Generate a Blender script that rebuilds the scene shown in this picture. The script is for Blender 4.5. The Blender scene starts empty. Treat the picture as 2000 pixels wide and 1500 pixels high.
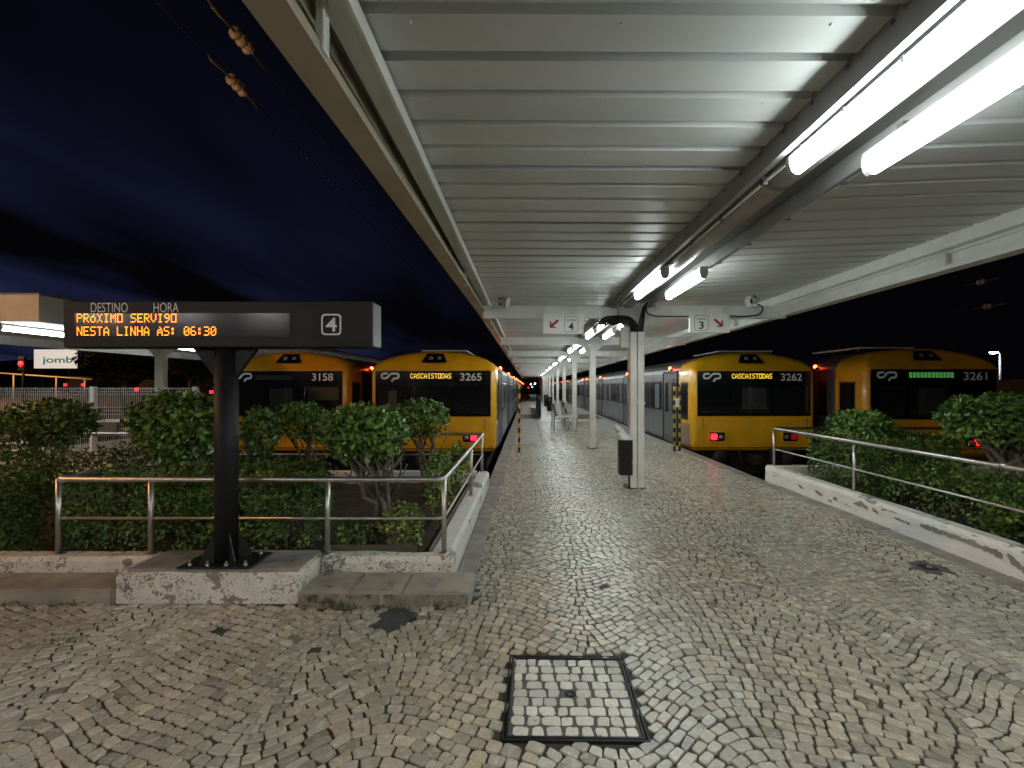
import bpy, bmesh, math, random
import numpy as np
from mathutils import Vector, Matrix, noise as mnoise

random.seed(7)
RNG = np.random.default_rng(7)
scene = bpy.context.scene
COL = scene.collection
R = math.radians

# ------------------------------------------------------------------ camera
cam_d = bpy.data.cameras.new('camera')
cam_d.sensor_width = 36.0
cam_d.lens = 16.56
cam_d.shift_x = -0.015
cam_d.shift_y = 0.0025
cam_d.clip_start = 0.05
cam_d.clip_end = 2000
cam = bpy.data.objects.new('camera', cam_d)
cam.location = (0, 0, 1.6)
cam.rotation_euler = (R(90), 0, 0)
COL.objects.link(cam)
scene.camera = cam

# ------------------------------------------------------------------ render settings and exposure
scene.render.engine = 'CYCLES'
scene.cycles.use_denoising = True
scene.cycles.max_bounces = 5
scene.cycles.diffuse_bounces = 3
scene.cycles.glossy_bounces = 2
scene.cycles.use_adaptive_sampling = True
scene.cycles.adaptive_threshold = 0.02
scene.cycles.transparent_max_bounces = 8
scene.cycles.sample_clamp_indirect = 6.0
scene.cycles.caustics_reflective = False
scene.cycles.caustics_refractive = False
scene.view_settings.view_transform = 'Standard'
scene.view_settings.look = 'None'
scene.view_settings.gamma = 1.0
scene.view_settings.exposure = 1.0
scene.view_settings.use_curve_mapping = False

LAMP_E = 15.0        # fluorescent diffusers
FILL_E = 56.0        # added fill lamps behind the viewer
SODIUM_W = 340.0     # street lamp

# ------------------------------------------------------------------ world: night sky, last blue of dusk under streaks of cloud
world = bpy.data.worlds.new('World')
scene.world = world
world.use_nodes = True
nt = world.node_tree
nt.nodes.clear()
def N(tree, typ, **kw):
    n = tree.nodes.new(typ)
    for k, v in kw.items():
        setattr(n, k, v)
    return n
def mth(tree, op, a=None, b=None, clamp=False):
    n = tree.nodes.new('ShaderNodeMath'); n.operation = op; n.use_clamp = clamp
    for i, v in enumerate((a, b)):
        if v is None: continue
        if isinstance(v, (int, float)): n.inputs[i].default_value = v
        else: tree.links.new(v, n.inputs[i])
    return n.outputs[0]
L = nt.links.new
tc = N(nt, 'ShaderNodeTexCoord')
sep = N(nt, 'ShaderNodeSeparateXYZ'); L(tc.outputs['Generated'], sep.inputs[0])
zz = mth(nt, 'ADD', mth(nt, 'MAXIMUM', sep.outputs[2], 0.0), 0.10)
u = mth(nt, 'DIVIDE', sep.outputs[0], zz); v = mth(nt, 'DIVIDE', sep.outputs[1], zz)
cmb = N(nt, 'ShaderNodeCombineXYZ'); L(mth(nt, 'MULTIPLY', u, 1.15), cmb.inputs[0]); L(mth(nt, 'MULTIPLY', v, 0.34), cmb.inputs[1])
no = N(nt, 'ShaderNodeTexNoise'); no.inputs['Scale'].default_value = 1.0; no.inputs['Detail'].default_value = 3; no.inputs['Roughness'].default_value = 0.45
L(cmb.outputs[0], no.inputs['Vector'])
rp = N(nt, 'ShaderNodeValToRGB'); rp.color_ramp.elements[0].position = 0.40; rp.color_ramp.elements[1].position = 0.72
L(no.outputs['Fac'], rp.inputs[0])
# twilight: brightest low in the sky towards -X +Y, dark overhead and on the other side
gl = mth(nt, 'MULTIPLY', mth(nt, 'ADD', mth(nt, 'MULTIPLY', sep.outputs[0], -0.85), mth(nt, 'MULTIPLY', sep.outputs[1], 0.02), True), 1.0, True)
el = mth(nt, 'POWER', mth(nt, 'SUBTRACT', 1.0, mth(nt, 'MAXIMUM', sep.outputs[2], 0.0), True), 3.8)
amt = mth(nt, 'MULTIPLY', mth(nt, 'MULTIPLY', gl, el), rp.outputs[0])
mx = N(nt, 'ShaderNodeMix', data_type='RGBA')
mx.inputs[6].default_value = (0.0006, 0.0006, 0.0009, 1)
mx.inputs[7].default_value = (0.022, 0.028, 0.092, 1)
L(amt, mx.inputs[0])
bg = N(nt, 'ShaderNodeBackground'); bg.inputs['Strength'].default_value = 1.0
L(mx.outputs[2], bg.inputs['Color'])
wo = N(nt, 'ShaderNodeOutputWorld'); L(bg.outputs[0], wo.inputs['Surface'])

# ================================================================== materials
def mat(name, color=(0.5, 0.5, 0.5), rough=0.5, metal=0.0, var=0.0, vscale=6.0, bump=0.0, bscale=40.0,
        second=None, sscale=4.0, sthr=0.55, swidth=0.05, spec=0.5, coat=0.0, attr=None, rvar=0.0, stretch=None, sdetail=6, third=None):
    m = bpy.data.materials.new(name); m.use_nodes = True
    t = m.node_tree; b = t.nodes['Principled BSDF']; l = t.links.new
    b.inputs['Roughness'].default_value = rough; b.inputs['Metallic'].default_value = metal
    b.inputs['Specular IOR Level'].default_value = spec
    b.inputs['Coat Weight'].default_value = coat
    tcn = N(t, 'ShaderNodeTexCoord'); vec = tcn.outputs['Object']
    geo = N(t, 'ShaderNodeNewGeometry'); vec = geo.outputs['Position']
    if stretch:
        mp = N(t, 'ShaderNodeMapping'); mp.inputs['Scale'].default_value = stretch; l(vec, mp.inputs['Vector']); vec = mp.outputs[0]
    base = N(t, 'ShaderNodeRGB'); base.outputs[0].default_value = (*color, 1); c = base.outputs[0]
    if attr:
        a = N(t, 'ShaderNodeAttribute'); a.attribute_name = attr
        mxx = N(t, 'ShaderNodeMix', data_type='RGBA', blend_type='MULTIPLY'); mxx.inputs[0].default_value = 1
        l(c, mxx.inputs[6]); l(a.outputs['Color'], mxx.inputs[7]); c = mxx.outputs[2]
    if second:
        ns = N(t, 'ShaderNodeTexNoise'); ns.inputs['Scale'].default_value = sscale; ns.inputs['Detail'].default_value = sdetail; ns.inputs['Roughness'].default_value = 0.62
        l(vec, ns.inputs['Vector'])
        r = N(t, 'ShaderNodeValToRGB'); r.color_ramp.elements[0].position = sthr; r.color_ramp.elements[1].position = sthr + swidth
        l(ns.outputs['Fac'], r.inputs[0])
        mxx = N(t, 'ShaderNodeMix', data_type='RGBA'); l(r.outputs[0], mxx.inputs[0]); l(c, mxx.inputs[6]); mxx.inputs[7].default_value = (*second, 1); c = mxx.outputs[2]
    if third:
        tcol, tsc, tthr, twid = third
        n3 = N(t, 'ShaderNodeTexNoise'); n3.inputs['Scale'].default_value = tsc; n3.inputs['Detail'].default_value = 10; n3.inputs['Roughness'].default_value = 0.7
        n4 = N(t, 'ShaderNodeTexNoise'); n4.inputs['Scale'].default_value = tsc * 0.12; n4.inputs['Detail'].default_value = 3
        l(vec, n3.inputs['Vector']); l(vec, n4.inputs['Vector'])
        ad = mth(t, 'ADD', mth(t, 'MULTIPLY', n3.outputs['Fac'], 0.6), mth(t, 'MULTIPLY', n4.outputs['Fac'], 0.4))
        r = N(t, 'ShaderNodeValToRGB'); r.color_ramp.elements[0].position = tthr; r.color_ramp.elements[1].position = tthr + twid
        l(ad, r.inputs[0])
        mxx = N(t, 'ShaderNodeMix', data_type='RGBA'); l(r.outputs[0], mxx.inputs[0]); l(c, mxx.inputs[6]); mxx.inputs[7].default_value = (*tcol, 1); c = mxx.outputs[2]
    if var:
        nv = N(t, 'ShaderNodeTexNoise'); nv.inputs['Scale'].default_value = vscale; nv.inputs['Detail'].default_value = 5
        l(vec, nv.inputs['Vector'])
        mr = N(t, 'ShaderNodeMapRange'); mr.inputs['From Min'].default_value = 0.25; mr.inputs['From Max'].default_value = 0.75
        mr.inputs['To Min'].default_value = 1 - var; mr.inputs['To Max'].default_value = 1 + var * 0.6
        l(nv.outputs['Fac'], mr.inputs['Value'])
        mxx = N(t, 'ShaderNodeMix', data_type='RGBA', blend_type='MULTIPLY'); mxx.inputs[0].default_value = 1
        l(c, mxx.inputs[6]); l(mr.outputs[0], mxx.inputs[7]); c = mxx.outputs[2]
    if rvar:
        nr = N(t, 'ShaderNodeTexNoise'); nr.inputs['Scale'].default_value = vscale * 0.6; nr.inputs['Detail'].default_value = 4
        l(vec, nr.inputs['Vector'])
        mr = N(t, 'ShaderNodeMapRange'); mr.inputs['From Min'].default_value = 0.3; mr.inputs['From Max'].default_value = 0.7
        mr.inputs['To Min'].default_value = max(0.03, rough - rvar); mr.inputs['To Max'].default_value = min(1, rough + rvar)
        l(nr.outputs['Fac'], mr.inputs['Value']); l(mr.outputs[0], b.inputs['Roughness'])
    l(c, b.inputs['Base Color'])
    if bump:
        nb = N(t, 'ShaderNodeTexNoise'); nb.inputs['Scale'].default_value = bscale; nb.inputs['Detail'].default_value = 4
        l(vec, nb.inputs['Vector'])
        bp = N(t, 'ShaderNodeBump'); bp.inputs['Strength'].default_value = bump; bp.inputs['Distance'].default_value = 0.01
        l(nb.outputs['Fac'], bp.inputs['Height']); l(bp.outputs[0], b.inputs['Normal'])
    return m

def emat(name, color, strength, base=(0.05, 0.05, 0.05)):
    m = bpy.data.materials.new(name); m.use_nodes = True
    b = m.node_tree.nodes['Principled BSDF']
    b.inputs['Base Color'].default_value = (*base, 1)
    b.inputs['Emission Color'].default_value = (*color, 1); b.inputs['Emission Strength'].default_value = strength
    return m

def glassmat(name, tint=(0.8, 0.82, 0.82), rough=0.03):
    m = bpy.data.materials.new(name); m.use_nodes = True
    t = m.node_tree; t.nodes.clear(); l = t.links.new
    tr = N(t, 'ShaderNodeBsdfTransparent'); tr.inputs[0].default_value = (*tint, 1)
    gl_ = N(t, 'ShaderNodeBsdfGlossy'); gl_.inputs['Roughness'].default_value = rough; gl_.inputs[0].default_value = (0.9, 0.9, 0.9, 1)
    lw = N(t, 'ShaderNodeFresnel'); lw.inputs[0].default_value = 1.5
    mx_ = N(t, 'ShaderNodeMixShader'); l(lw.outputs[0], mx_.inputs[0]); l(tr.outputs[0], mx_.inputs[1]); l(gl_.outputs[0], mx_.inputs[2])
    o = N(t, 'ShaderNodeOutputMaterial'); l(mx_.outputs[0], o.inputs[0])
    return m

M = {}
M['stone'] = mat('limestone_sett', (0.48, 0.45, 0.365), 0.23, var=0.15, vscale=30, bump=0.35, bscale=70, attr='tint', spec=0.8, rvar=0.11, second=(0.17, 0.155, 0.12), sscale=14, sthr=0.64, swidth=0.12, third=((0.12, 0.11, 0.09), 110, 0.625, 0.05))
M['stone_white'] = mat('white_sett', (0.76, 0.75, 0.70), 0.42, var=0.15, vscale=40, bump=0.3, bscale=110, attr='tint', second=(0.10, 0.10, 0.09), sscale=34, sthr=0.63, swidth=0.06)
M['mortar'] = mat('joint_soil', (0.062, 0.056, 0.045), 0.85, var=0.5, vscale=9, bump=0.6, bscale=120, second=(0.04, 0.055, 0.02), sscale=3, sthr=0.6, swidth=0.1)
M['cover_mortar'] = mat('cover_cement', (0.12, 0.12, 0.115), 0.8, var=0.3, vscale=30, bump=0.5, bscale=150)
M['kerb'] = mat('kerb_stone', (0.29, 0.27, 0.235), 0.5, var=0.45, vscale=5, bump=0.35, bscale=70, second=(0.09, 0.09, 0.08), sscale=7, sthr=0.66, swidth=0.05, rvar=0.1)
M['slab'] = mat('worn_limestone_slab', (0.37, 0.335, 0.28), 0.6, var=0.35, vscale=5, bump=0.4, bscale=60, second=(0.10, 0.095, 0.08), sscale=9, sthr=0.68, swidth=0.03, third=((0.16, 0.15, 0.12), 70, 0.56, 0.08))
M['slab_dirty'] = mat('mossy_slab_edge', (0.25, 0.23, 0.17), 0.75, var=0.5, vscale=9, bump=0.6, bscale=50, second=(0.07, 0.07, 0.045), sscale=11, sthr=0.5, swidth=0.1)
M['concrete'] = mat('grey_concrete', (0.27, 0.265, 0.25), 0.65, var=0.4, vscale=6, bump=0.4, bscale=70, second=(0.12, 0.12, 0.11), sscale=5, sthr=0.62, swidth=0.06)
M['peel'] = mat('peeling_whitewash', (0.76, 0.73, 0.66), 0.75, var=0.2, vscale=9, bump=0.8, bscale=45, second=(0.27, 0.235, 0.175), sscale=9, sthr=0.58, swidth=0.03, sdetail=12, third=((0.20, 0.18, 0.14), 60, 0.53, 0.05))
M['peel2'] = mat('flaking_whitewash', (0.80, 0.78, 0.73), 0.7, var=0.14, vscale=7, bump=0.6, bscale=50, second=(0.30, 0.29, 0.27), sscale=3.0, sthr=0.60, swidth=0.010, stretch=(1, 0.55, 2.2), third=((0.40, 0.38, 0.34), 50, 0.60, 0.08))
M['white'] = mat('white_metal_paint', (0.78, 0.78, 0.74), 0.45, var=0.12, vscale=5, bump=0.05, bscale=40, second=(0.32, 0.27, 0.2), sscale=11, sthr=0.74, swidth=0.03)
M['sodium_tan'] = mat('sodium_tinted_fascia', (0.50, 0.44, 0.33), 0.5, var=0.25, vscale=2, bump=0.06, bscale=30, second=(0.30, 0.24, 0.17), sscale=6, sthr=0.74, swidth=0.05)  # stained white paint with the tan of sodium bounce put into its colour
M['whiteold'] = mat('stained_white_paint', (0.70, 0.69, 0.64), 0.5, var=0.22, vscale=3, bump=0.06, bscale=30, second=(0.30, 0.24, 0.17), sscale=6, sthr=0.72, swidth=0.05)
M['sheet'] = mat('grey_white_roof_sheet', (0.60, 0.615, 0.605), 0.36, var=0.14, vscale=1.4, bump=0.05, bscale=4, rvar=0.08, second=(0.36, 0.33, 0.27), sscale=1.6, sthr=0.66, swidth=0.10, stretch=(0.5, 2.2, 1), third=((0.22, 0.21, 0.19), 30, 0.66, 0.03))
M['gutter'] = mat('pinkish_gutter', (0.36, 0.325, 0.30), 0.4, var=0.3, vscale=4, second=(0.25, 0.13, 0.07), sscale=3.5, sthr=0.68, swidth=0.06)
M['greypaint'] = mat('grey_purlin_paint', (0.36, 0.36, 0.355), 0.5, var=0.2, vscale=4, second=(0.22, 0.17, 0.12), sscale=7, sthr=0.7, swidth=0.05)
M['steel'] = mat('brushed_stainless', (0.58, 0.57, 0.54), 0.38, metal=1.0, var=0.15, vscale=12)
M['dark'] = mat('charcoal_paint', (0.013, 0.013, 0.015), 0.55, var=0.35, vscale=8, bump=0.04, bscale=60, spec=0.35)
M['darkplate'] = mat('black_steel_plate', (0.012, 0.012, 0.013), 0.45, var=0.3, vscale=20)
M['bolt'] = mat('galvanised_bolt', (0.5, 0.5, 0.48), 0.35, metal=0.9)
M['screen'] = mat('display_glass', (0.016, 0.013, 0.012), 0.16, var=0.3, vscale=4, spec=0.22)
M['print'] = mat('white_print', (0.88, 0.88, 0.88), 0.5)
M['printgrey'] = mat('worn_grey_print', (0.42, 0.42, 0.42), 0.5, var=0.3, vscale=60)
M['yellow'] = mat('train_yellow', (0.84, 0.44, 0.013), 0.32, var=0.16, vscale=2.5, coat=0.3, second=(0.26, 0.11, 0.012), sscale=2.6, sthr=0.68, swidth=0.12)
M['yellow_old'] = mat('train_orange_yellow', (0.80, 0.34, 0.012), 0.34, var=0.2, vscale=2.5, coat=0.3, second=(0.42, 0.24, 0.12), sscale=2.1, sthr=0.70, swidth=0.05)
M['mask'] = mat('black_front_mask', (0.006, 0.006, 0.007), 0.14, spec=0.5)
M['inox'] = mat('train_stainless', (0.24, 0.245, 0.255), 0.38, metal=0.75, var=0.2, vscale=1.5, rvar=0.08)
M['inoxdoor'] = mat('grey_train_door', (0.11, 0.113, 0.12), 0.42, metal=0.3, var=0.2, vscale=2)
M['rubber'] = mat('black_rubber', (0.012, 0.012, 0.012), 0.5)
M['under'] = mat('underframe_grime', (0.012, 0.011, 0.010), 0.8)
M['glass'] = glassmat('train_glass')
M['cabin'] = mat('cab_interior', (0.07, 0.07, 0.07), 0.7)
M['blind'] = mat('pale_cab_panel', (0.42, 0.38, 0.32), 0.7, var=0.2, vscale=5)
M['seatfab'] = mat('train_seat', (0.10, 0.12, 0.14), 0.8)
M['lens'] = mat('clear_lamp_lens', (0.5, 0.5, 0.5), 0.12, metal=0.6)
M['ballast'] = mat('dark_ballast', (0.045, 0.042, 0.038), 0.9, var=0.6, vscale=14, bump=1.0, bscale=30)
M['asphalt'] = mat('asphalt', (0.05, 0.05, 0.05), 0.75, var=0.3, vscale=5, bump=0.4, bscale=60)
M['rail'] = mat('rail_steel', (0.25, 0.22, 0.2), 0.35, metal=0.9)
M['soil'] = mat('planter_soil', (0.06, 0.042, 0.03), 0.9, var=0.5, vscale=9, bump=1.0, bscale=25, second=(0.10, 0.055, 0.035), sscale=4, sthr=0.55, swidth=0.1)
M['timber'] = mat('weathered_edging', (0.11, 0.095, 0.07), 0.8, var=0.4, vscale=8)
M['bark'] = mat('grey_bark', (0.17, 0.145, 0.115), 0.8, var=0.45, vscale=18, bump=0.8, bscale=40)
M['leaf'] = mat('glossy_leaf', (0.125, 0.215, 0.040), 0.34, attr='tint', spec=0.45)
M['leafd'] = mat('hedge_leaf', (0.108, 0.185, 0.036), 0.40, attr='tint', spec=0.4)
M['leaff'] = mat('dark_tree_leaf', (0.03, 0.05, 0.015), 0.6, attr='tint')
M['leafhill'] = mat('dark_wooded_hill', (0.02, 0.025, 0.012), 0.9, var=0.5, vscale=.6, bump=1, bscale=2)
M['cable'] = mat('black_cable', (0.012, 0.012, 0.012), 0.45)
M['bin'] = mat('black_bin', (0.010, 0.009, 0.008), 0.4, var=0.2)
M['bag'] = mat('white_plastic_bag', (0.72, 0.74, 0.72), 0.35, bump=0.4, bscale=30)
M['sy'] = mat('post_yellow', (0.60, 0.42, 0.02), 0.5, var=0.3, vscale=20)
M['sb'] = mat('post_black', (0.012, 0.012, 0.014), 0.5)
M['signw'] = mat('white_sign_face', (0.80, 0.79, 0.74), 0.45, var=0.06, vscale=6)
M['signred'] = mat('dark_red_print', (0.28, 0.02, 0.025), 0.5)
M['signblk'] = mat('black_print', (0.012, 0.012, 0.012), 0.5)
M['green'] = mat('green_panel', (0.02, 0.07, 0.05), 0.5, var=0.2)
M['tac'] = mat('dark_rubber_paving', (0.06, 0.06, 0.058), 0.5, var=0.4, vscale=4)
M['smooth'] = mat('smooth_concrete_paving', (0.36, 0.35, 0.30), 0.42, var=0.3, vscale=3, bump=0.15, bscale=60, rvar=0.1, second=(0.2, 0.19, 0.16), sscale=2.4, sthr=0.62, swidth=0.1)
M['patch'] = mat('asphalt_patch', (0.065, 0.07, 0.075), 0.6, var=0.4, vscale=20, bump=0.6, bscale=80)
M['iron'] = mat('cast_iron', (0.022, 0.022, 0.022), 0.45, metal=0.4, var=0.4, vscale=30)
M['porcelain'] = mat('porcelain', (0.62, 0.52, 0.45), 0.3)
M['galv'] = mat('dull_galvanised', (0.22, 0.22, 0.21), 0.5, metal=0.7)
M['fence'] = mat('white_fence_wire', (0.55, 0.56, 0.54), 0.5)
M['wall'] = mat('ochre_render', (0.30, 0.17, 0.09), 0.8, var=0.3, vscale=1.5)
M['carpaint'] = mat('dark_car_paint', (0.03, 0.03, 0.035), 0.3, coat=0.5)
M['lamp'] = emat('fluorescent_light', (0.90, 1.0, 0.985), LAMP_E, (0.8, 0.8, 0.8))
M['lampfill'] = emat('added_fill_light', (1.0, 0.985, 0.94), FILL_E, (0.8, 0.8, 0.8))
M['lampshell'] = mat('lamp_housing', (0.62, 0.64, 0.64), 0.35)
M['amber'] = emat('amber_led', (1.0, 0.22, 0.006), 2.6)
M['ledyel'] = emat('yellow_led', (1.0, 0.62, 0.06), 1.0)
M['ledgrn'] = emat('green_led', (0.12, 0.5, 0.10), 0.3)
M['red'] = emat('red_tail_light', (1.0, 0.006, 0.014), 5.0, (0.3, 0.01, 0.01))
M['reddim'] = emat('dim_red_tail_light', (1.0, 0.006, 0.02), 0.06, (0.3, 0.01, 0.01))
M['doorlamp'] = emat('orange_red_door_light', (1.0, 0.06, 0.01), 22.0)
M['bill'] = emat('backlit_billboard', (0.9, 1.0, 0.97), 0.25, (0.7, 0.7, 0.7))
M['teal'] = emat('teal_print', (0.02, 0.22, 0.15), 0.3)
M['sodium'] = emat('sodium_bulb', (1.0, 0.45, 0.12), 30.0)
M['coldlamp'] = emat('cold_lamp', (0.85, 0.9, 1.0), 25.0)
M['siggreen'] = emat('green_signal', (0.05, 0.9, 0.5), 8.0)

# ================================================================== mesh helpers
W = {}
class MB:
    def __init__(s): s.v = []; s.f = []; s.t = []; s.sm = []
    def add(s, vs, fs, tint=None, smooth=False):
        o = len(s.v); s.v += [tuple(p) for p in vs]; s.f += [tuple(i + o for i in f) for f in fs]
        s.sm += [smooth] * len(fs)
        if tint is not None: s.t += [tint] * len(vs)
        return s
    def box(s, x0, x1, y0, y1, z0, z1):
        return s.add([(x0,y0,z0),(x1,y0,z0),(x1,y1,z0),(x0,y1,z0),(x0,y0,z1),(x1,y0,z1),(x1,y1,z1),(x0,y1,z1)],
                     [(3,2,1,0),(4,5,6,7),(0,1,5,4),(1,2,6,5),(2,3,7,6),(3,0,4,7)])
    def prism(s, poly, fn, a, b):
        # poly: 2-D ccw list; fn(p, q, t) -> 3-D ; extruded from t=a to t=b
        n = len(poly)
        vs = [fn(p, q, a) for p, q in poly] + [fn(p, q, b) for p, q in poly]
        return s.add(vs, [tuple(range(n - 1, -1, -1)), tuple(range(n, 2 * n))] + [(i, (i + 1) % n, n + (i + 1) % n, n + i) for i in range(n)])
    def xz(s, poly, y0, y1): return s.prism(poly, lambda p, q, t: (p, t, q), y1, y0)
    def yz(s, poly, x0, x1): return s.prism(poly, lambda p, q, t: (t, p, q), x0, x1)
    def xy(s, poly, z0, z1): return s.prism(poly, lambda p, q, t: (p, q, t), z0, z1)
    def tube(s, path, r, n=8, cap=True, smooth=True):
        path = [Vector(p) for p in path]; rs = r if isinstance(r, (list, tuple)) else [r] * len(path)
        vs = []; up = None
        for i, p in enumerate(path):
            d = (path[min(i + 1, len(path) - 1)] - path[max(i - 1, 0)])
            d = d.normalized() if d.length > 1e-9 else Vector((0, 0, 1))
            if up is None:
                ref = Vector((0, 0, 1)) if abs(d.z) < 0.9 else Vector((1, 0, 0)); up = d.cross(ref).normalized()
            up = (up - d * up.dot(d)); up = up.normalized() if up.length > 1e-6 else d.orthogonal().normalized()
            w = d.cross(up)
            for k in range(n):
                a = 2 * math.pi * k / n
                vs.append(p + (up * math.cos(a) + w * math.sin(a)) * rs[i])
        fs = []
        for i in range(len(path) - 1):
            for k in range(n):
                fs.append((i*n+k, i*n+(k+1)%n, (i+1)*n+(k+1)%n, (i+1)*n+k))
        s.add(vs, fs, smooth=smooth)
        if cap:
            o = len(s.v) - len(vs); m = len(path)
            s.f += [tuple(o + k for k in range(n - 1, -1, -1)), tuple(o + (m-1)*n + k for k in range(n))]; s.sm += [False, False]
        return s
    def lathe(s, c, axis, prof, n=16):
        # prof: (radius, distance along axis)
        c = Vector(c); ax = Vector(axis).normalized(); e1 = ax.orthogonal().normalized(); e2 = ax.cross(e1)
        vs = []
        for r, h in prof:
            for k in range(n):
                a = 2 * math.pi * k / n; vs.append(c + ax * h + (e1 * math.cos(a) + e2 * math.sin(a)) * r)
        fs = [(i*n+k, i*n+(k+1)%n, (i+1)*n+(k+1)%n, (i+1)*n+k) for i in range(len(prof)-1) for k in range(n)]
        return s.add(vs, fs, smooth=True)
    def build(s, name, m, parent=None, bevel=0.0, segs=1, fix=False):
        w = W[parent] if parent is not None else Vector((0, 0, 0))
        me = bpy.data.meshes.new(name)
        me.from_pydata([(x - w[0], y - w[1], z - w[2]) for x, y, z in s.v], [], s.f)
        me.polygons.foreach_set('use_smooth', s.sm)
        if s.t and len(s.t) == len(s.v):
            a = me.color_attributes.new('tint', 'FLOAT_COLOR', 'POINT')
            a.data.foreach_set('color', np.array([(t[0], t[1], t[2], 1) for t in s.t], dtype=np.float32).ravel())
        if bevel or fix:
            bm = bmesh.new(); bm.from_mesh(me)
            bmesh.ops.recalc_face_normals(bm, faces=bm.faces)
            if bevel:
                es = [e for e in bm.edges if len(e.link_faces) == 2 and e.calc_face_angle(0) > 0.5]
                bmesh.ops.bevel(bm, geom=es, offset=bevel, segments=segs, affect='EDGES', clamp_overlap=True)
            bm.to_mesh(me); bm.free()
        me.materials.append(M[m] if isinstance(m, str) else m)
        o = bpy.data.objects.new(name, me); COL.objects.link(o)
        if parent is not None: o.parent = parent
        W[o] = w.copy()
        return o

def thing(name, label, cat, loc=(0, 0, 0), group=None):
    o = bpy.data.objects.new(name, None); COL.objects.link(o)
    o.empty_display_size = 0.2; o.location = loc; W[o] = Vector(loc)
    return tag(o, label, cat, group)
def tag(o, label=None, cat=None, group=None, kind=None):
    if label: o['label'] = label
    if cat: o['category'] = cat
    if group: o['group'] = group
    if kind: o['kind'] = kind
    return o
def copy_tree(o, loc=None, parent=None):
    c = o.copy(); COL.objects.link(c)
    if parent is not None: c.parent = parent
    if loc is not None: c.location = loc
    W[c] = Vector(loc) if loc is not None else (W[parent] if parent is not None else W[o])
    for ch in [x for x in bpy.data.objects if x.parent == o]:
        copy_tree(ch, None, c)
    return c
def structure(o): o['kind'] = 'structure'; return o

def text_obj(body, x0, x1, z0, z1, y, name, m, parent, bold=0.0, depth=0.002, keep=False, fy=None):
    cu = bpy.data.curves.new('t', 'FONT'); cu.body = body; cu.size = 1; cu.offset = bold; cu.extrude = 0.0
    ob = bpy.data.objects.new('t', cu); COL.objects.link(ob)
    dg = bpy.context.evaluated_depsgraph_get(); dg.update()
    me = bpy.data.meshes.new_from_object(ob.evaluated_get(dg))
    bpy.data.objects.remove(ob); bpy.data.curves.remove(cu)
    co = np.array([v.co[:] for v in me.vertices]); lo = co.min(0); hi = co.max(0)
    sx = (x1 - x0) / (hi[0] - lo[0]); sz = (z1 - z0) / (hi[1] - lo[1])
    mb = MB()
    mb.add([(x0 + (c[0] - lo[0]) * sx, (fy(z0 + (c[1] - lo[1]) * sz) if fy else y), z0 + (c[1] - lo[1]) * sz) for c in co], [tuple(p.vertices) for p in me.polygons])
    bpy.data.meshes.remove(me)
    return mb.build(name, m, parent)

def rrect(x0, x1, z0, z1, r, n=4):
    pts = []
    for cx, cz, a0 in ((x1 - r, z1 - r, 0), (x0 + r, z1 - r, 90), (x0 + r, z0 + r, 180), (x1 - r, z0 + r, 270)):
        for k in range(n + 1):
            a = R(a0 + 90 * k / n); pts.append((cx + r * math.cos(a), cz + r * math.sin(a)))
    return pts
def ring(mb, outer, inner, y0, y1):
    # flat frame between two equal-length loops in xz, facing -Y
    n = len(outer)
    vs = [(p, y0, q) for p, q in outer] + [(p, y0, q) for p, q in inner] + [(p, y1, q) for p, q in outer] + [(p, y1, q) for p, q in inner]
    fs = []
    for i in range(n):
        j = (i + 1) % n
        fs += [(i, n+i, n+j, j), (2*n+i, 2*n+j, 3*n+j, 3*n+i), (i, j, 2*n+j, 2*n+i), (n+i, 3*n+i, 3*n+j, n+j)]
    return mb.add(vs, fs)
def ribbon(mb, path, w, y):
    P = [Vector((p[0], p[1])) for p in path]; vs = []
    for i, p in enumerate(P):
        a = (P[i] - P[i-1]).normalized() if i else None
        b = (P[i+1] - P[i]).normalized() if i < len(P) - 1 else None
        if a is None: d = b; k = 1
        elif b is None: d = a; k = 1
        else:
            d = (a + b).normalized(); k = 1 / max(0.5, d.dot(a))
        nrm = Vector((-d.y, d.x)) * (w / 2 * k)
        vs += [(p.x + nrm.x, y, p.y + nrm.y), (p.x - nrm.x, y, p.y - nrm.y)]
    mb.add(vs, [(2*i, 2*i+1, 2*i+3, 2*i+2) for i in range(len(P) - 1)])
def roundpath(path, r, n=5):
    out = [path[0]]
    for i in range(1, len(path) - 1):
        a, b, c = Vector(path[i-1]), Vector(path[i]), Vector(path[i+1])
        rr = min(r, (a-b).length * 0.49, (c-b).length * 0.49)
        p = b + (a-b).normalized() * rr; q = b + (c-b).normalized() * rr
        for k in range(n + 1):
            t = k / n; out.append(tuple((1-t)**2 * p + 2*t*(1-t) * b + t*t * q))
    out.append(path[-1]); return out

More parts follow.
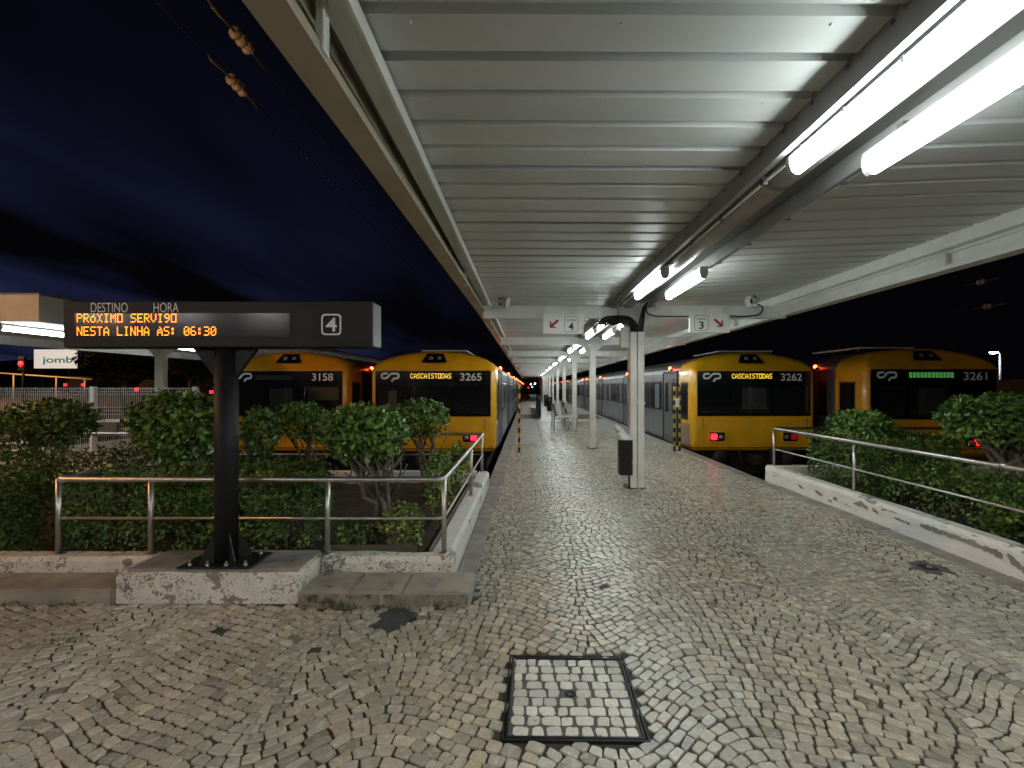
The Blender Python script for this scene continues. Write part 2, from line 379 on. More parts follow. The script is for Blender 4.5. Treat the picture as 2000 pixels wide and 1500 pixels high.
FONT5 = {
 'A': "00100 01010 10001 10001 11111 10001 10001", 'C': "01110 10001 10000 10000 10000 10001 01110", 'D': "11110 10001 10001 10001 10001 10001 11110",
 'E': "11111 10000 10000 11110 10000 10000 11111", 'H': "10001 10001 10001 11111 10001 10001 10001", 'I': "01110 00100 00100 00100 00100 00100 01110",
 'L': "10000 10000 10000 10000 10000 10000 11111", 'M': "10001 11011 10101 10101 10001 10001 10001", 'N': "10001 11001 11001 10101 10011 10011 10001",
 'O': "11111 10001 10001 10001 10001 10001 11111", 'P': "11110 10001 10001 11110 10000 10000 10000", 'R': "11110 10001 10001 11110 10100 10010 10001",
 'S': "01111 10000 10000 01110 00001 00001 11110", 'T': "11111 00100 00100 00100 00100 00100 00100", 'U': "10001 10001 10001 10001 10001 10001 01110",
 'V': "10001 10001 10001 10001 10001 01010 00100", 'X': "10001 01010 00100 00100 00100 01010 10001", 'o': "00010 00100 01110 10001 10001 10001 01110",
 'c': "01110 10001 10000 10001 01110 00100 01100", 'a': "00000 01110 00001 01111 10001 10001 01111", 'g': "00100 00010 01110 10001 11111 10001 10001",
 '9': "01110 10001 10001 01111 00001 00010 01100",
 '0': "01110 10001 10011 10101 11001 10001 01110", '6': "01110 10000 10000 11110 10001 10001 01110", '3': "11110 00001 00001 01110 00001 00001 11110",
 ':': "00000 01100 01100 00000 01100 01100 00000", ' ': "00000 00000 00000 00000 00000 00000 00000", '#': "11110 11111 11011 11111 11110 11111 11111", '%': "11111 11011 11111 10111 11111 11111 11110"}
def led_text(body, x0, x1, z0, z1, y, name, m, parent, fill=0.82):
    mb = MB(); ncol = len(body) * 6 - 1
    px = (x1 - x0) / ncol; pz = (z1 - z0) / 7
    for i, ch in enumerate(body):
        rows = FONT5[ch].split()
        for r_, row in enumerate(rows):
            for c_, bit in enumerate(row):
                if bit == '1':
                    cx = x0 + (i * 6 + c_ + 0.5) * px; cz = z1 - (r_ + 0.5) * pz; hx = px * fill / 2; hz = pz * fill / 2
                    mb.add([(cx-hx, y, cz-hz*.5), (cx-hx*.5, y, cz-hz), (cx+hx*.5, y, cz-hz), (cx+hx, y, cz-hz*.5), (cx+hx, y, cz+hz*.5), (cx+hx*.5, y, cz+hz), (cx-hx*.5, y, cz+hz), (cx-hx, y, cz+hz*.5)], [tuple(range(8))])
    return mb.build(name, m, parent)

# ================================================================== ground and paving
structure(MB().add([(-900, -900, -1.0), (900, -900, -1.0), (900, 900, -1.0), (-900, 900, -1.0)], [(0, 1, 2, 3)]).build('ground', 'ballast'))

PL, PR = -0.65, 4.03          # platform edges
pave = structure(MB().box(-30, 30, -12, 7.55, -1.2, -0.012).build('pavement', 'mortar'))
plat = structure(MB().box(PL + 0.01, PR - 0.01, 7.552, 100, -1.2, -0.013).build('platform', 'mortar'))

def arc_y(x, y):
    ph = 0.55 * np.sin(y * 0.42 + 0.6)
    return 0.19 * np.cos(2 * np.pi * (x + ph) / 1.75) + 0.05 * np.sin(2 * np.pi * x / 0.83 + y * 0.5)
def arc_s(x, y):
    e = 1e-3
    return (arc_y(x + e, y) - arc_y(x - e, y)) / (2 * e)

COVER = (0.225, 2.46, 0.335)   # centre x, y, half with frame margin
def free(x, y):
    ok = np.ones(x.shape, bool)
    c, s_ = math.cos(R(-1.0)), math.sin(R(-1.0)); dx, dy = x - COVER[0], y - COVER[1]
    ok &= ~((np.abs(dx * c + dy * s_) < COVER[2] + 0.012) & (np.abs(-dx * s_ + dy * c) < COVER[2] + 0.012))
    ok &= ~((x < -0.40) & (x > -1.70) & (y > 3.40) & (y < 3.82))   # left steps and planter
    ok &= ~((x <= -1.70) & (y > 3.465))
    ok &= ~((x < -0.445) & (y > 3.8))
    ok &= ~(x > 3.885)
    ok &= ~(((x + 0.92) / 0.12) ** 2 + ((y - 3.26) / 0.15) ** 2 < 1 + 0.3 * np.sin(9 * np.arctan2(y - 3.26, x + 0.92)))
    ok &= ~(((x - 3.55) / 0.15) ** 2 + ((y - 4.18) / 0.15) ** 2 < 1)
    ok &= ~((y > 13.2) & ((x < 0.42) | (x > 2.75)))        # smooth strips further up
    ok &= ~((np.abs(x - 1.72) < 0.14) & (np.abs(y - 7.55) < 0.17))
    return ok

def make_setts():
    dx, dc = 0.073, 0.068
    rows = np.arange(int(0.4 / dc), int(21.5 / dc))
    out = []
    for j in rows:
        y0 = j * dc
        xmin, xmax = (-6.2, 5.4) if y0 < 3.8 else (-0.6, 4.0)
        n = int((xmax - xmin) / dx)
        step = dx * (1 + 0.16 * RNG.standard_normal(n)).clip(0.6, 1.5)
        xs = xmin + np.cumsum(step) + RNG.uniform(0, dx)
        out.append((xs[:-1], xs[1:], np.full(n - 1, y0)))
    xa = np.concatenate([o[0] for o in out]); xb = np.concatenate([o[1] for o in out]); yy = np.concatenate([o[2] for o in out])
    g = 0.0047
    def pt(x, yb):
        return np.stack([x, yb + arc_y(x, yb)], 1)
    def up(x, yb):
        s_ = arc_s(x, yb); k = dc / (1 + s_ ** 2)
        p = pt(x, yb); return p + np.stack([-s_ * k, k], 1)
    A, B = pt(xa, yy), pt(xb, yy); D, C = up(xa, yy), up(xb, yy)
    Q = np.stack([A, B, C, D], 1)                        # n,4,2
    Q += RNG.normal(0, 0.0038, Q.shape)
    ctr = Q.mean(1)
    ok = free(ctr[:, 0], ctr[:, 1]) & (RNG.random(len(ctr)) > 0.0006)
    Q, ctr = Q[ok], ctr[ok]
    # shrink for the joint
    d = Q - ctr[:, None]; Ln = np.linalg.norm(d, axis=2, keepdims=True)
    Q = ctr[:, None] + d * (1 - g * 1.35 / Ln)
    return Q, ctr
Q, CT = make_setts()
nS = len(Q)
fine = CT[:, 1] < 12
hts = RNG.normal(0, 0.0016, nS).clip(-0.004, 0.004)
tilt = RNG.normal(0, 0.022, (nS, 2))
bri = RNG.normal(1.0, 0.14, nS).clip(0.55, 1.35)
low = np.array([mnoise.noise((c[0] * 0.55, c[1] * 0.35, 3.0)) for c in CT])
warm = np.array([mnoise.noise((c[0] * 0.8, c[1] * 0.5, 9.0)) for c in CT]) * 0.07 + RNG.normal(0, 0.022, nS)
bri = bri * (1 + 0.22 * low)
odd = RNG.random(nS); bri[odd < 0.014] *= 0.62
tints = np.stack([bri * (1 + warm), bri, bri * (1 - warm * 1.3)], 1)
def stone_geo(i, full=True):
    q, c = Q[i], CT[i]
    pts = []
    if full:
        cut = 0.05 + 0.17 * RNG.random(4)
        for k in range(4):
            p, a, b = q[k], q[k - 1], q[(k + 1) % 4]
            pts.append(p + (a - p) * cut[k]); pts.append(p + (b - p) * cut[k])
    else:
        pts = list(q)
    pts = np.array(pts); d = pts - c
    inn = c + d * 0.93
    n = len(pts)
    def z(p, h): return h + hts[i] + (p[0] - c[0]) * tilt[i, 0] + (p[1] - c[1]) * tilt[i, 1]
    vs = [(p[0], p[1], -0.020) for p in pts] + [(p[0], p[1], z(p, -0.0030)) for p in pts] + [(p[0], p[1], z(p, 0.0)) for p in inn] if full else \
         [(p[0], p[1], -0.016) for p in pts] + [(p[0], p[1], z(p, 0.0)) for p in inn]
    fs = []
    for r_ in range(2 if full else 1):
        fs += [(r_*n+k, r_*n+(k+1) % n, (r_+1)*n+(k+1) % n, (r_+1)*n+k) for k in range(n)]
    fs.append(tuple(range(len(vs) - n, len(vs))))
    return vs, fs
# the 300 setts that show largest are pieces of their own, the rest one mass
inview = (np.abs((CT[:, 0] / CT[:, 1]) * 920 + 30) < 985) & (CT[:, 1] > 1.99)
order = np.argsort(np.where(inview, CT[:, 1], 99))
single = set(order[:300].tolist())
mbn, mbf = MB(), MB()
for i in range(nS):
    vs, fs = stone_geo(i, bool(fine[i]))
    if i in single:
        MB().add(vs, fs, tuple(tints[i]), False).build('cobblestone', 'stone', pave)
    elif CT[i, 1] < 7.5: mbn.add(vs, fs, tuple(tints[i]), False)
    else: mbf.add(vs, fs, tuple(tints[i]), False)
tag(mbn.build('cobblestones', 'stone', pave), kind='stuff')
tag(mbf.build('cobblestones', 'stone', plat), kind='stuff')

# stone kerbs along both platform edges, slab by slab
def kerb_run(x0, x1, y0, y1, parent, z=0.004, L0=1.15):
    y = y0
    while y < y1 - 0.05:
        e = min(y1, y + L0 * random.uniform(0.85, 1.15))
        MB().box(x0, x1 + random.uniform(-.006, .006), y + 0.006, e - 0.004, -0.25, z + .006 + random.uniform(-.003, .003)).build('kerb_stone', 'kerb', parent, bevel=0.008)
        y = e
kerb_run(-0.60, -0.43, 3.83, 7.545, pave)
kerb_run(PL, -0.38, 7.555, 34, plat)
kerb_run(3.87, 4.055, 0.5, 7.54, pave)
kerb_run(3.80, PR, 7.555, 34, plat)
MB().box(PL, -0.38, 34, 100, -0.25, 0.004).build('kerb_stone', 'kerb', plat)
MB().box(3.80, PR, 34, 100, -0.25, 0.004).build('kerb_stone', 'kerb', plat)
# smooth concrete further up the platform
for x0, x1, nm in ((-0.372, 0.40, 'smooth_paving'), (2.77, 3.79, 'smooth_paving')):
    y = 13.22
    while y < 60:
        MB().box(x0, x1, y + .004, y + 2.36, -0.1, 0.0).build(nm, 'smooth', plat, bevel=0.004); y += 2.364
MB().box(0.41, 2.76, 21.6, 100, -0.1, -0.004).build('rough_paving', 'smooth', plat)
for x0, x1 in ((-0.37, 0.55), (2.5, 3.78)):
    for k in range(4):
        MB().box(x0, x1, 23.4 + k * 0.9, 24.28 + k * 0.9, -0.02, 0.006).build('dark_paving', 'tac', plat)
# asphalt repair patch beside the step
poly = [(-0.92 + 0.135 * math.cos(a) * (1 + .22 * math.sin(5 * a)), 3.26 + 0.16 * math.sin(a) * (1 + .18 * math.sin(4 * a + 1))) for a in np.linspace(0, 2 * math.pi, 28, endpoint=False)]
tag(MB().xy(poly, -0.05, -0.001).build('asphalt_patch', 'patch'), 'dark grey asphalt patch in the cobbles below the stone step', 'patch')
# small drain near right-hand planter
t = thing('drain_cover', 'small dark iron drain cover in the cobbles near the right planter wall', 'drain cover', (3.55, 4.18, 0))
MB().xy([(3.55 + .15 * math.cos(a), 4.18 + .15 * math.sin(a)) for a in np.linspace(0, 2 * math.pi, 20, endpoint=False)], -0.05, -0.003).build('cement_collar', 'cover_mortar', t)
MB().xy([(3.55 + .085 * math.cos(a), 4.18 + .085 * math.sin(a)) for a in np.linspace(R(45), R(405), 4, endpoint=False)], -0.02, 0.003).build('lid', 'iron', t, bevel=.004)
MB().lathe((3.57, 4.18, 0.003), (0, 0, 1), [(0.022, 0), (0.02, 0.004), (0.0, 0.005)], 10).build('knob', 'bolt', t)

# square access cover filled with white setts
t = thing('access_cover', 'square iron-framed access cover filled with white stone setts in the foreground', 'access cover', (COVER[0], COVER[1], 0))
ca, sa = math.cos(R(-1.0)), math.sin(R(-1.0))
def cv(p, q): return (COVER[0] + p * ca - q * sa, COVER[1] + p * sa + q * ca)
h = 0.315
def cbox(mb, p0, p1, q0, q1, z0, z1):
    mb.prism([cv(p0, q0), cv(p1, q0), cv(p1, q1), cv(p0, q1)], lambda p, q, z: (p, q, z), z0, z1)
mb = MB(); cbox(mb, -h, h, -h, h, -0.08, -0.006); mb.build('cement_fill', 'cover_mortar', t)
mb = MB()
cbox(mb, -h - .022, h + .022, -h - .022, -h - .012, -.08, .004); cbox(mb, -h - .022, h + .022, h + .012, h + .022, -.08, .004)
cbox(mb, -h - .022, -h - .012, -h - .011, h + .011, -.08, .004); cbox(mb, h + .012, h + .022, -h - .011, h + .011, -.08, .004)
mb.build('outer_frame', 'iron', t)
mb = MB()
cbox(mb, -h - .004, h + .004, -h - .004, -h + .006, -.08, .003); cbox(mb, -h - .004, h + .004, h - .006, h + .004, -.08, .003)
cbox(mb, -h - .004, -h + .006, -h + .007, h - .007, -.08, .003); cbox(mb, h - .006, h + .004, -h + .007, h - .007, -.08, .003)
mb.build('inner_frame', 'iron', t)
nr = 9; rh = (2 * h - 0.02) / nr
for r_ in range(nr):
    k = random.choice([7, 8, 8]); ws = [random.uniform(.75, 1.25) for _ in range(k)]; tot = sum(ws); x = -h + 0.012
    for w_ in ws:
        wd = w_ / tot * (2 * h - 0.024)
        q0 = -h + 0.012 + r_ * rh
        if r_ == 4 and abs(x + wd / 2) < 0.05: x += wd; continue
        gx = random.uniform(.003, .008)
        c4 = [(x + gx + random.uniform(-.004, .006), q0 + .004), (x + wd - gx + random.uniform(-.006, .004), q0 + .004), (x + wd - gx + random.uniform(-.008, .004), q0 + rh - .007), (x + gx + random.uniform(-.004, .008), q0 + rh - .007)]
        c4 = [(p + random.uniform(-.003, .003), q + random.uniform(-.004, .004)) for p, q in c4]
        pts = []
        for n_ in range(4):
            p, a, b = Vector(c4[n_]), Vector(c4[n_-1]), Vector(c4[(n_+1) % 4]); cu_ = random.uniform(.06, .22)
            pts += [p + (a-p) * cu_, p + (b-p) * cu_]
        cx = sum(p.x for p in pts) / 8; cy = sum(p.y for p in pts) / 8; zt = random.uniform(-.003, .001)
        lo = [cv(p.x, p.y) for p in pts]; hi = [cv(cx + (p.x - cx) * .95, cy + (p.y - cy) * .95) for p in pts]
        vs = [(*p, -.02) for p in lo] + [(*p, zt - .003) for p in lo] + [(*p, zt) for p in hi]
        fs = [(b_*8+i, b_*8+(i+1) % 8, (b_+1)*8+(i+1) % 8, (b_+1)*8+i) for b_ in range(2) for i in range(8)] + [tuple(range(16, 24))]
        br = random.uniform(.7, 1.12)
        MB().add(vs, fs, (br, br, br * random.uniform(.94, 1.0)), False).build('cobblestone', 'stone_white', t)
        x += wd
px, py = cv(0.0, 0.0)
MB().lathe((px, py, -0.006), (0, 0, 1), [(.03, 0), (.03, .004), (.014, .004), (.012, -.004), (0, -.004)], 12).build('lifting_eye', 'iron', t)

# ================================================================== planters, steps, rails
t = thing('stone_step', 'long worn limestone step below the white planter wall right of the sign post', 'step', (-1.04, 3.6, 0))
for x0, x1 in ((-1.67, -1.30), (-1.296, -0.92), (-0.916, -0.417)):
    o = MB().box(x0, x1, 3.42, 3.80, -0.05, 0.107 + random.uniform(-.002, .002)).build('slab', 'slab', t, bevel=0.012, segs=2)
# darker, mossy front faces
for x0, x1 in ((-1.668, -1.06), (-1.056, -0.42)):
    MB().box(x0 + .01, x1 - .012, 3.412, 3.4205, -0.05, 0.092).build('riser', 'slab_dirty', t, bevel=.003)
for px, py, rr in ((-0.72, 3.60, 1.0), (-1.36, 3.56, .7), (-1.02, 3.58, .6)):
    pl = [(px + .055 * rr * math.cos(a) * (1 + .25 * math.sin(3 * a + px)), py + .10 * rr * math.sin(a) * (1 + .2 * math.sin(4 * a))) for a in np.linspace(0, 2 * math.pi, 18, endpoint=False)]
    MB().xy(pl, 0.10, 0.1115).build('repair_patch', 'concrete', t)
t = thing('stone_step', 'dark worn stone step at the left frame edge beside the sign plinth', 'step', (-4.5, 3.6, 0))
for k in range(5):
    x1 = -3.06 - k * 1.02; MB().box(x1 - 1.01, x1, 3.47, 3.80, -0.05, 0.105 + random.uniform(-.004, .003)).build('slab', 'slab', t, bevel=0.014, segs=2)

def rough_wall(name, segs, m, parent, amp=.006):
    return None
lp = thing('planter', 'low whitewashed planter wall with flaking paint on the left', 'planter', (-2.3, 5.6, 0))
def wallbox(x0, x1, y0, y1, z0, z1, name, m, parent, nseg, axis, amp=0.006, bev=0.025):
    # long wall whose faces and top edge waver a little
    mb = MB(); rows = []
    prof = [(0, 0), (1, 0), (1, 1), (0, 1)]
    for i in range(nseg + 1):
        f = i / nseg; ringv = []
        for a, b in [(0, 0), (1, 0), (1, .86), (.86, 1), (.14, 1), (0, .86)]:
            if axis == 'x': p = Vector((x0 + (x1 - x0) * f, y0 + (y1 - y0) * a, z0 + (z1 - z0) * b))
            else: p = Vector((x0 + (x1 - x0) * a, y0 + (y1 - y0) * f, z0 + (z1 - z0) * b))
            if b > 0:
                nn = Vector((mnoise.noise(p * 5), mnoise.noise(p * 5 + Vector((9, 0, 0))), mnoise.noise(p * 5 + Vector((0, 9, 0)))))
                if axis == 'x': nn.x = 0
                else: nn.y = 0
                p += nn * amp
            ringv.append(p)
        rows += ringv
    fs = [(i*6+k, i*6+(k+1) % 6, (i+1)*6+(k+1) % 6, (i+1)*6+k) for i in range(nseg) for k in range(6)] + [tuple(range(5, -1, -1)), tuple(nseg*6 + k for k in range(6))]
    mb.add(rows, fs)
    return mb.build(name, m, parent, fix=True)
wallbox(-1.665, -0.60, 3.805, 3.96, -0.05, 0.222, 'front_wall', 'peel', lp, 22, 'x', .012)
wallbox(-9.5, -3.055, 3.805, 3.96, -0.05, 0.222, 'front_wall', 'peel', lp, 60, 'x', .012)
wallbox(-0.80, -0.61, 3.965, 7.55, -0.05, 0.245, 'side_wall', 'peel2', lp, 40, 'y', .006)
MB().box(-0.86, -0.803, 4.1, 7.5, 0.0, 0.19).build('inner_kerb', 'concrete', lp, bevel=.01)
wallbox(-7.6, -0.81, 7.40, 7.55, -0.05, 0.262, 'back_wall', 'peel2', lp, 40, 'x', .005)
def soil(x0, x1, y0, y1, name, z, parent):
    mb = MB(); nx, ny = 40, 24; vs = []
    for j in range(ny + 1):
        for i in range(nx + 1):
            x = x0 + (x1 - x0) * i / nx; y = y0 + (y1 - y0) * j / ny
            vs.append((x, y, z + .04 * mnoise.noise((x * 2.2, y * 2.2, 1)) + .02 * mnoise.noise((x * 7, y * 7, 4))))
    fs = [(j*(nx+1)+i, j*(nx+1)+i+1, (j+1)*(nx+1)+i+1, (j+1)*(nx+1)+i) for j in range(ny) for i in range(nx)]
    mb.add(vs, fs, smooth=True); return mb.build(name, 'soil', parent)
soil(-9.4, -0.862, 3.95, 7.41, 'soil', 0.09, lp)
MB().box(-1.75, -0.95, 4.02, 4.06, 0.02, 0.24).build('edging_board', 'timber', lp, bevel=.005)

# plinth carrying the sign
t = thing('sign_plinth', 'square concrete plinth with peeling whitewash under the sign post', 'plinth', (-2.36, 3.66, 0))
wallbox(-3.05, -1.675, 3.492, 3.955, -0.05, 0.224, 'body', 'peel', t, 26, 'x', .010)
MB().box(-3.0, -1.72, 3.53, 3.94, 0.20, 0.2335).build('top_slab', 'concrete', t, bevel=.006)

rp_ = thing('planter', 'low white planter wall with grey flaked patches on the right', 'planter', (4.6, 6, 0))
wallbox(4.06, 4.24, 0.6, 8.04, -0.05, 0.262, 'side_wall', 'peel2', rp_, 60, 'y', .005)
wallbox(4.25, 12.5, 7.86, 8.04, -0.05, 0.262, 'back_wall', 'peel2', rp_, 30, 'x', .004)
soil(4.24, 12.0, 0.6, 7.87, 'soil', 0.08, rp_)
MB().box(4.06, 12.4, 7.56, 8.03, -1.2, -0.052).build('base', 'concrete', rp_)

def wall_patch(pts, seed):
    # render lost from the wall face, showing grey cement: an irregular thin scab set on the face
    random.seed(seed); up_, dn = [], []
    for i, (y, z, hh) in enumerate(pts):
        up_.append((y, z + hh * random.uniform(.7, 1.2))); dn.append((y, z - hh * random.uniform(.7, 1.2)))
    loop = up_ + dn[::-1]; out = []
    for i, p in enumerate(loop):
        q = loop[(i + 1) % len(loop)]
        for k in range(4):
            f = k / 4; out.append((p[0] + (q[0] - p[0]) * f + random.uniform(-.008, .008), p[1] + (q[1] - p[1]) * f + random.uniform(-.008, .008)))
    MB().yz(out, 4.0525, 4.070).build('flaked_patch', 'concrete', rp_, fix=True)
for k, pts in enumerate([[(7.05, .12, .02), (6.98, .11, .025), (6.92, .10, .01)], [(6.65, .14, .01), (6.55, .12, .025), (6.48, .11, .01)], [(6.25, .12, .02), (6.17, .12, .02)],
        [(5.86, .15, .012), (5.74, .17, .035), (5.62, .15, .012)], [(5.53, .15, .022), (5.46, .14, .02)], [(5.2, .15, .006), (5.08, .15, .008), (5.0, .14, .005)],
        [(4.86, .18, .015), (4.74, .175, .03), (4.62, .17, .02), (4.50, .175, .018), (4.40, .165, .02), (4.30, .17, .03), (4.20, .16, .02), (4.10, .165, .028), (4.02, .15, .02)], [(3.98, .17, .02), (3.92, .14, .03), (3.86, .11, .03), (3.78, .09, .02)]]):
    wall_patch(pts, 70 + k)
def rail(name, label, posts, paths, r=0.021, pr=0.021):
    t = thing(name, label, 'railing', posts[0])
    for p in posts:
        MB().tube([p, (p[0], p[1], p[3] if len(p) > 3 else 0.84)], pr, 12).build('post', 'steel', t)
        MB().lathe((p[0], p[1], p[2]), (0, 0, 1), [(.045, 0), (.045, .006), (.022, .010)], 14).build('base_flange', 'steel', t)
    for nm, path, rr in paths:
        MB().tube(roundpath(path, .05, 4) if len(path) > 2 else path, rr, 12).build(nm, 'steel', t)
    return t
zt, zm = 0.835, 0.515
rail('railing', 'stainless steel pipe railing around the left planter', [(-3.86, 3.88, .222), (-3.10, 3.88, .222), (-1.645, 3.88, .222), (-0.69, 3.90, .222), (-0.70, 5.86, .245), (-0.72, 7.48, .245)],
     [('top_rail', [(-3.87, 4.25, zt), (-3.87, 3.88, zt), (-0.69, 3.88, zt), (-0.705, 7.48, zt + .01), (-7.4, 7.48, zt + .01)], .0235),
      ('mid_rail', [(-3.86, 3.88, zm), (-0.69, 3.88, zm), (-0.705, 7.48, zm + .01), (-7.4, 7.48, zm + .01)], .012)])
rail('railing', 'stainless steel pipe railing along the right planter wall', [(4.19, 8.0, .26), (4.20, 6.05, .26), (4.20, 3.95, .26), (4.2, 2.0, .26)],
     [('top_rail', [(4.2, 0.8, .90), (4.19, 8.0, .89), (11.8, 7.98, .89)], .0235), ('mid_rail', [(4.2, 0.8, .545), (4.19, 8.0, .54), (11.8, 7.98, .54)], .012),
      ('coupling', [(4.2, 4.17, .90), (4.2, 4.11, .90)], .031)])

# ================================================================== shrubs and hedges
LEAFP = [(0, 0, 0), (.30, .45, .09), (.38, .85, .06), (0, 1.22, -.04), (-.38, .85, .06), (-.30, .45, .09)]
def add_leaf(mb, p, nrm, size, tint, droop=0.0):
    d = nrm.normalized(); ref = Vector((random.uniform(-1, 1), random.uniform(-1, 1), random.uniform(-1, 1)))
    s_ = d.cross(ref)
    if s_.length < 1e-4: return
    s_.normalize(); d = (s_.cross(d) + d * random.uniform(.15, .8)).normalized(); w = s_.cross(d)
    vs = [p + s_ * (a * size) + d * (b * size) + w * (c * size) for a, b, c in LEAFP]
    mb.add(vs, [(0, 1, 2, 3), (0, 3, 4, 5)], tint)
def ltint(b0=.5, b1=1.5, warmth=0.0):
    b = b0 * .8 + (b1 * 1.15 - b0 * .8) * random.random() ** 1.3; k = random.uniform(-.28, .08) + warmth * .8
    return (b * (1 + k), b, b * (1 - .3 * k))
def crown_pts(c, rx, ry, rz, n, seed, flat=2.4, shell=.55, under=1.0):
    out = []; c = Vector(c)
    while len(out) < n:
        d = Vector((random.gauss(0, 1), random.gauss(0, 1), random.gauss(0, 1))).normalized()
        if d.z < -0.25 and random.random() > under: continue
        rr = (abs(d.x) ** flat + abs(d.y) ** flat + abs(d.z) ** flat) ** (-1 / flat)
        lump = 1 + .16 * mnoise.noise(d * 2.3 + Vector((seed, 0, 0))) + .12 * mnoise.noise(d * 5 + Vector((0, seed, 0)))
        f = (shell + (1 - shell) * random.random() ** .6)
        gap = mnoise.noise(d * 3.4 + Vector((seed, seed, f * 2)))
        if gap < -.28 and random.random() < .75: continue
        q = d * rr * lump * f
        out.append((c + Vector((q.x * rx, q.y * ry, q.z * rz)), d))
    return out
def shrub(name, label, cat, base, c, rx, ry, rz, n, leaf, seed, m='leaf', stems=5, sr=.018, warmth=0, shell=.55, under=.5, group=None, b0=.55, b1=1.5, flat=2.4):
    random.seed(seed)
    t = thing(name, label, cat, base, group)
    mb = MB()
    pts = crown_pts(c, rx, ry, rz, n, seed, flat, shell, under)
    for p, d in pts:
        k = Vector((d.x, d.y, d.z + .5)).normalized() + Vector((random.uniform(-.8, .8), random.uniform(-.8, .8), random.uniform(-.5, .7)))
        top = (p.z - c[2]) / rz
        add_leaf(mb, p, k, leaf * random.uniform(.65, 1.5), ltint(b0, b1, warmth))
    mb.build('crown', m, t)
    mb = MB(); cc = Vector(c); bb = Vector(base)
    J = lambda k: Vector((random.uniform(-k, k), random.uniform(-k, k), random.uniform(-k, k)))
    for s_ in range(stems):
        a = 2 * math.pi * s_ / stems + random.uniform(-.4, .4)
        off = Vector((math.cos(a), math.sin(a), 0)) * random.uniform(.02, .06)
        mid = bb + off * 2 + Vector((0, 0, (cc.z - rz - bb.z) * random.uniform(.35, .6)))
        end = cc + Vector((math.cos(a) * rx * random.uniform(.25, .6), math.sin(a) * ry * random.uniform(.25, .6), -rz * random.uniform(.35, .75)))
        m2 = (mid + end) / 2 + Vector((random.uniform(-.05, .05), random.uniform(-.05, .05), random.uniform(-.04, .04)))
        kk = min(.05, rx * .14)
        pa = (bb + off + mid) / 2 + J(kk); pb = (mid + m2) / 2 + J(kk); pc = (m2 + end) / 2 + J(kk)
        mb.tube([bb + off - Vector((0, 0, .06)), pa, mid, pb, m2, pc, end], [sr * 1.35, sr * 1.1, sr, sr * .9, sr * .75, sr * .65, sr * .5], 6)
        for b_ in range(3):
            st = random.choice([mid, pb, m2]); e3 = st + Vector((random.uniform(-.5, .5) * rx, random.uniform(-.5, .5) * ry, abs(cc.z - st.z) * random.uniform(.35, .8)))
            mb.tube([st, (st + e3) / 2 + J(kk * 1.3), e3], [sr * .55, sr * .42, sr * .25], 5)
        for b_ in range(4):
            e2 = end + Vector((random.uniform(-1, 1) * rx * .5, random.uniform(-1, 1) * ry * .5, rz * random.uniform(.1, .9)))
            m3 = (end + e2) / 2 + Vector((random.uniform(-.04, .04), random.uniform(-.04, .04), random.uniform(-.05, .02)))
            mb.tube([m2 if b_ % 2 else end, m3, e2], [sr * .5, sr * .4, sr * .22], 5)
    mb.build('trunk', 'bark', t)
    return t
def hedge(name, label, base, boxes, n, leaf, seed, m='leafd', warmth=0.0, group=None, b0=.45, b1=1.4, top_warm=.1):
    random.seed(seed); t = thing(name, label, 'hedge', base, group)
    mb = MB(); stem = MB()
    vols = [(b[1]-b[0]) * (b[3]-b[2]) + 2 * ((b[1]-b[0]) + (b[3]-b[2])) * (b[5]-b[4]) for b in boxes]; tot = sum(vols)
    for b, v_ in zip(boxes, vols):
        x0, x1, y0, y1, z0, z1 = b; lx, ly, lz = x1 - x0, y1 - y0, z1 - z0
        k = int(n * v_ / tot); i = 0
        while i < k:
            a = random.random() * (lx * ly + 2 * (lx + ly) * lz)
            dep = random.random() ** 1.6 * .17
            if a < lx * ly: p = Vector((random.uniform(x0, x1), random.uniform(y0, y1), z1 - dep)); d = Vector((0, 0, 1))
            else:
                s_ = random.randrange(4); zr = z0 + lz * random.random() ** .8
                if s_ == 0 or (s_ == 3 and random.random() < .5): p = Vector((random.uniform(x0, x1), y0 + dep, zr)); d = Vector((0, -1, .3))
                elif s_ == 1: p = Vector((x0 + dep, random.uniform(y0, y1), zr)); d = Vector((-1, 0, .3))
                elif s_ == 2: p = Vector((x1 - dep, random.uniform(y0, y1), zr)); d = Vector((1, 0, .3))
                else: p = Vector((random.uniform(x0, x1), y1 - dep, zr)); d = Vector((0, 1, .3))
            if mnoise.noise(p * 4.5 + Vector((seed, 0, 0))) < -.22 and random.random() < .8: i += .35; continue
            lump = mnoise.noise(p * 3 + Vector((0, seed, 0))) * .06 + mnoise.noise(p * 9) * .03
            p = p + d.normalized() * lump
            k_ = d + Vector((random.uniform(-.9, .9), random.uniform(-.9, .9), random.uniform(-.3, .9)))
            add_leaf(mb, p, k_, leaf * random.uniform(.6, 1.3), ltint(b0, b1, warmth + (top_warm if d.z > .9 else 0))); i += 1
        for s_ in range(max(4, int(lx * ly * 9))):
            p = Vector((random.uniform(x0 + .08, x1 - .08), random.uniform(y0 + .06, y1 - .06), base[2] - .03))
            e = p + Vector((random.uniform(-.18, .18), random.uniform(-.12, .1), (z1 - p.z) * random.uniform(.5, .9)))
            stem.tube([p, (p + e) / 2 + Vector((random.uniform(-.06, .06), random.uniform(-.05, .05), 0)), e], [.011, .008, .004], 5)
    mb.build('foliage', m, t); tag(stem.build('stems', 'bark', t), kind='stuff')
    return t

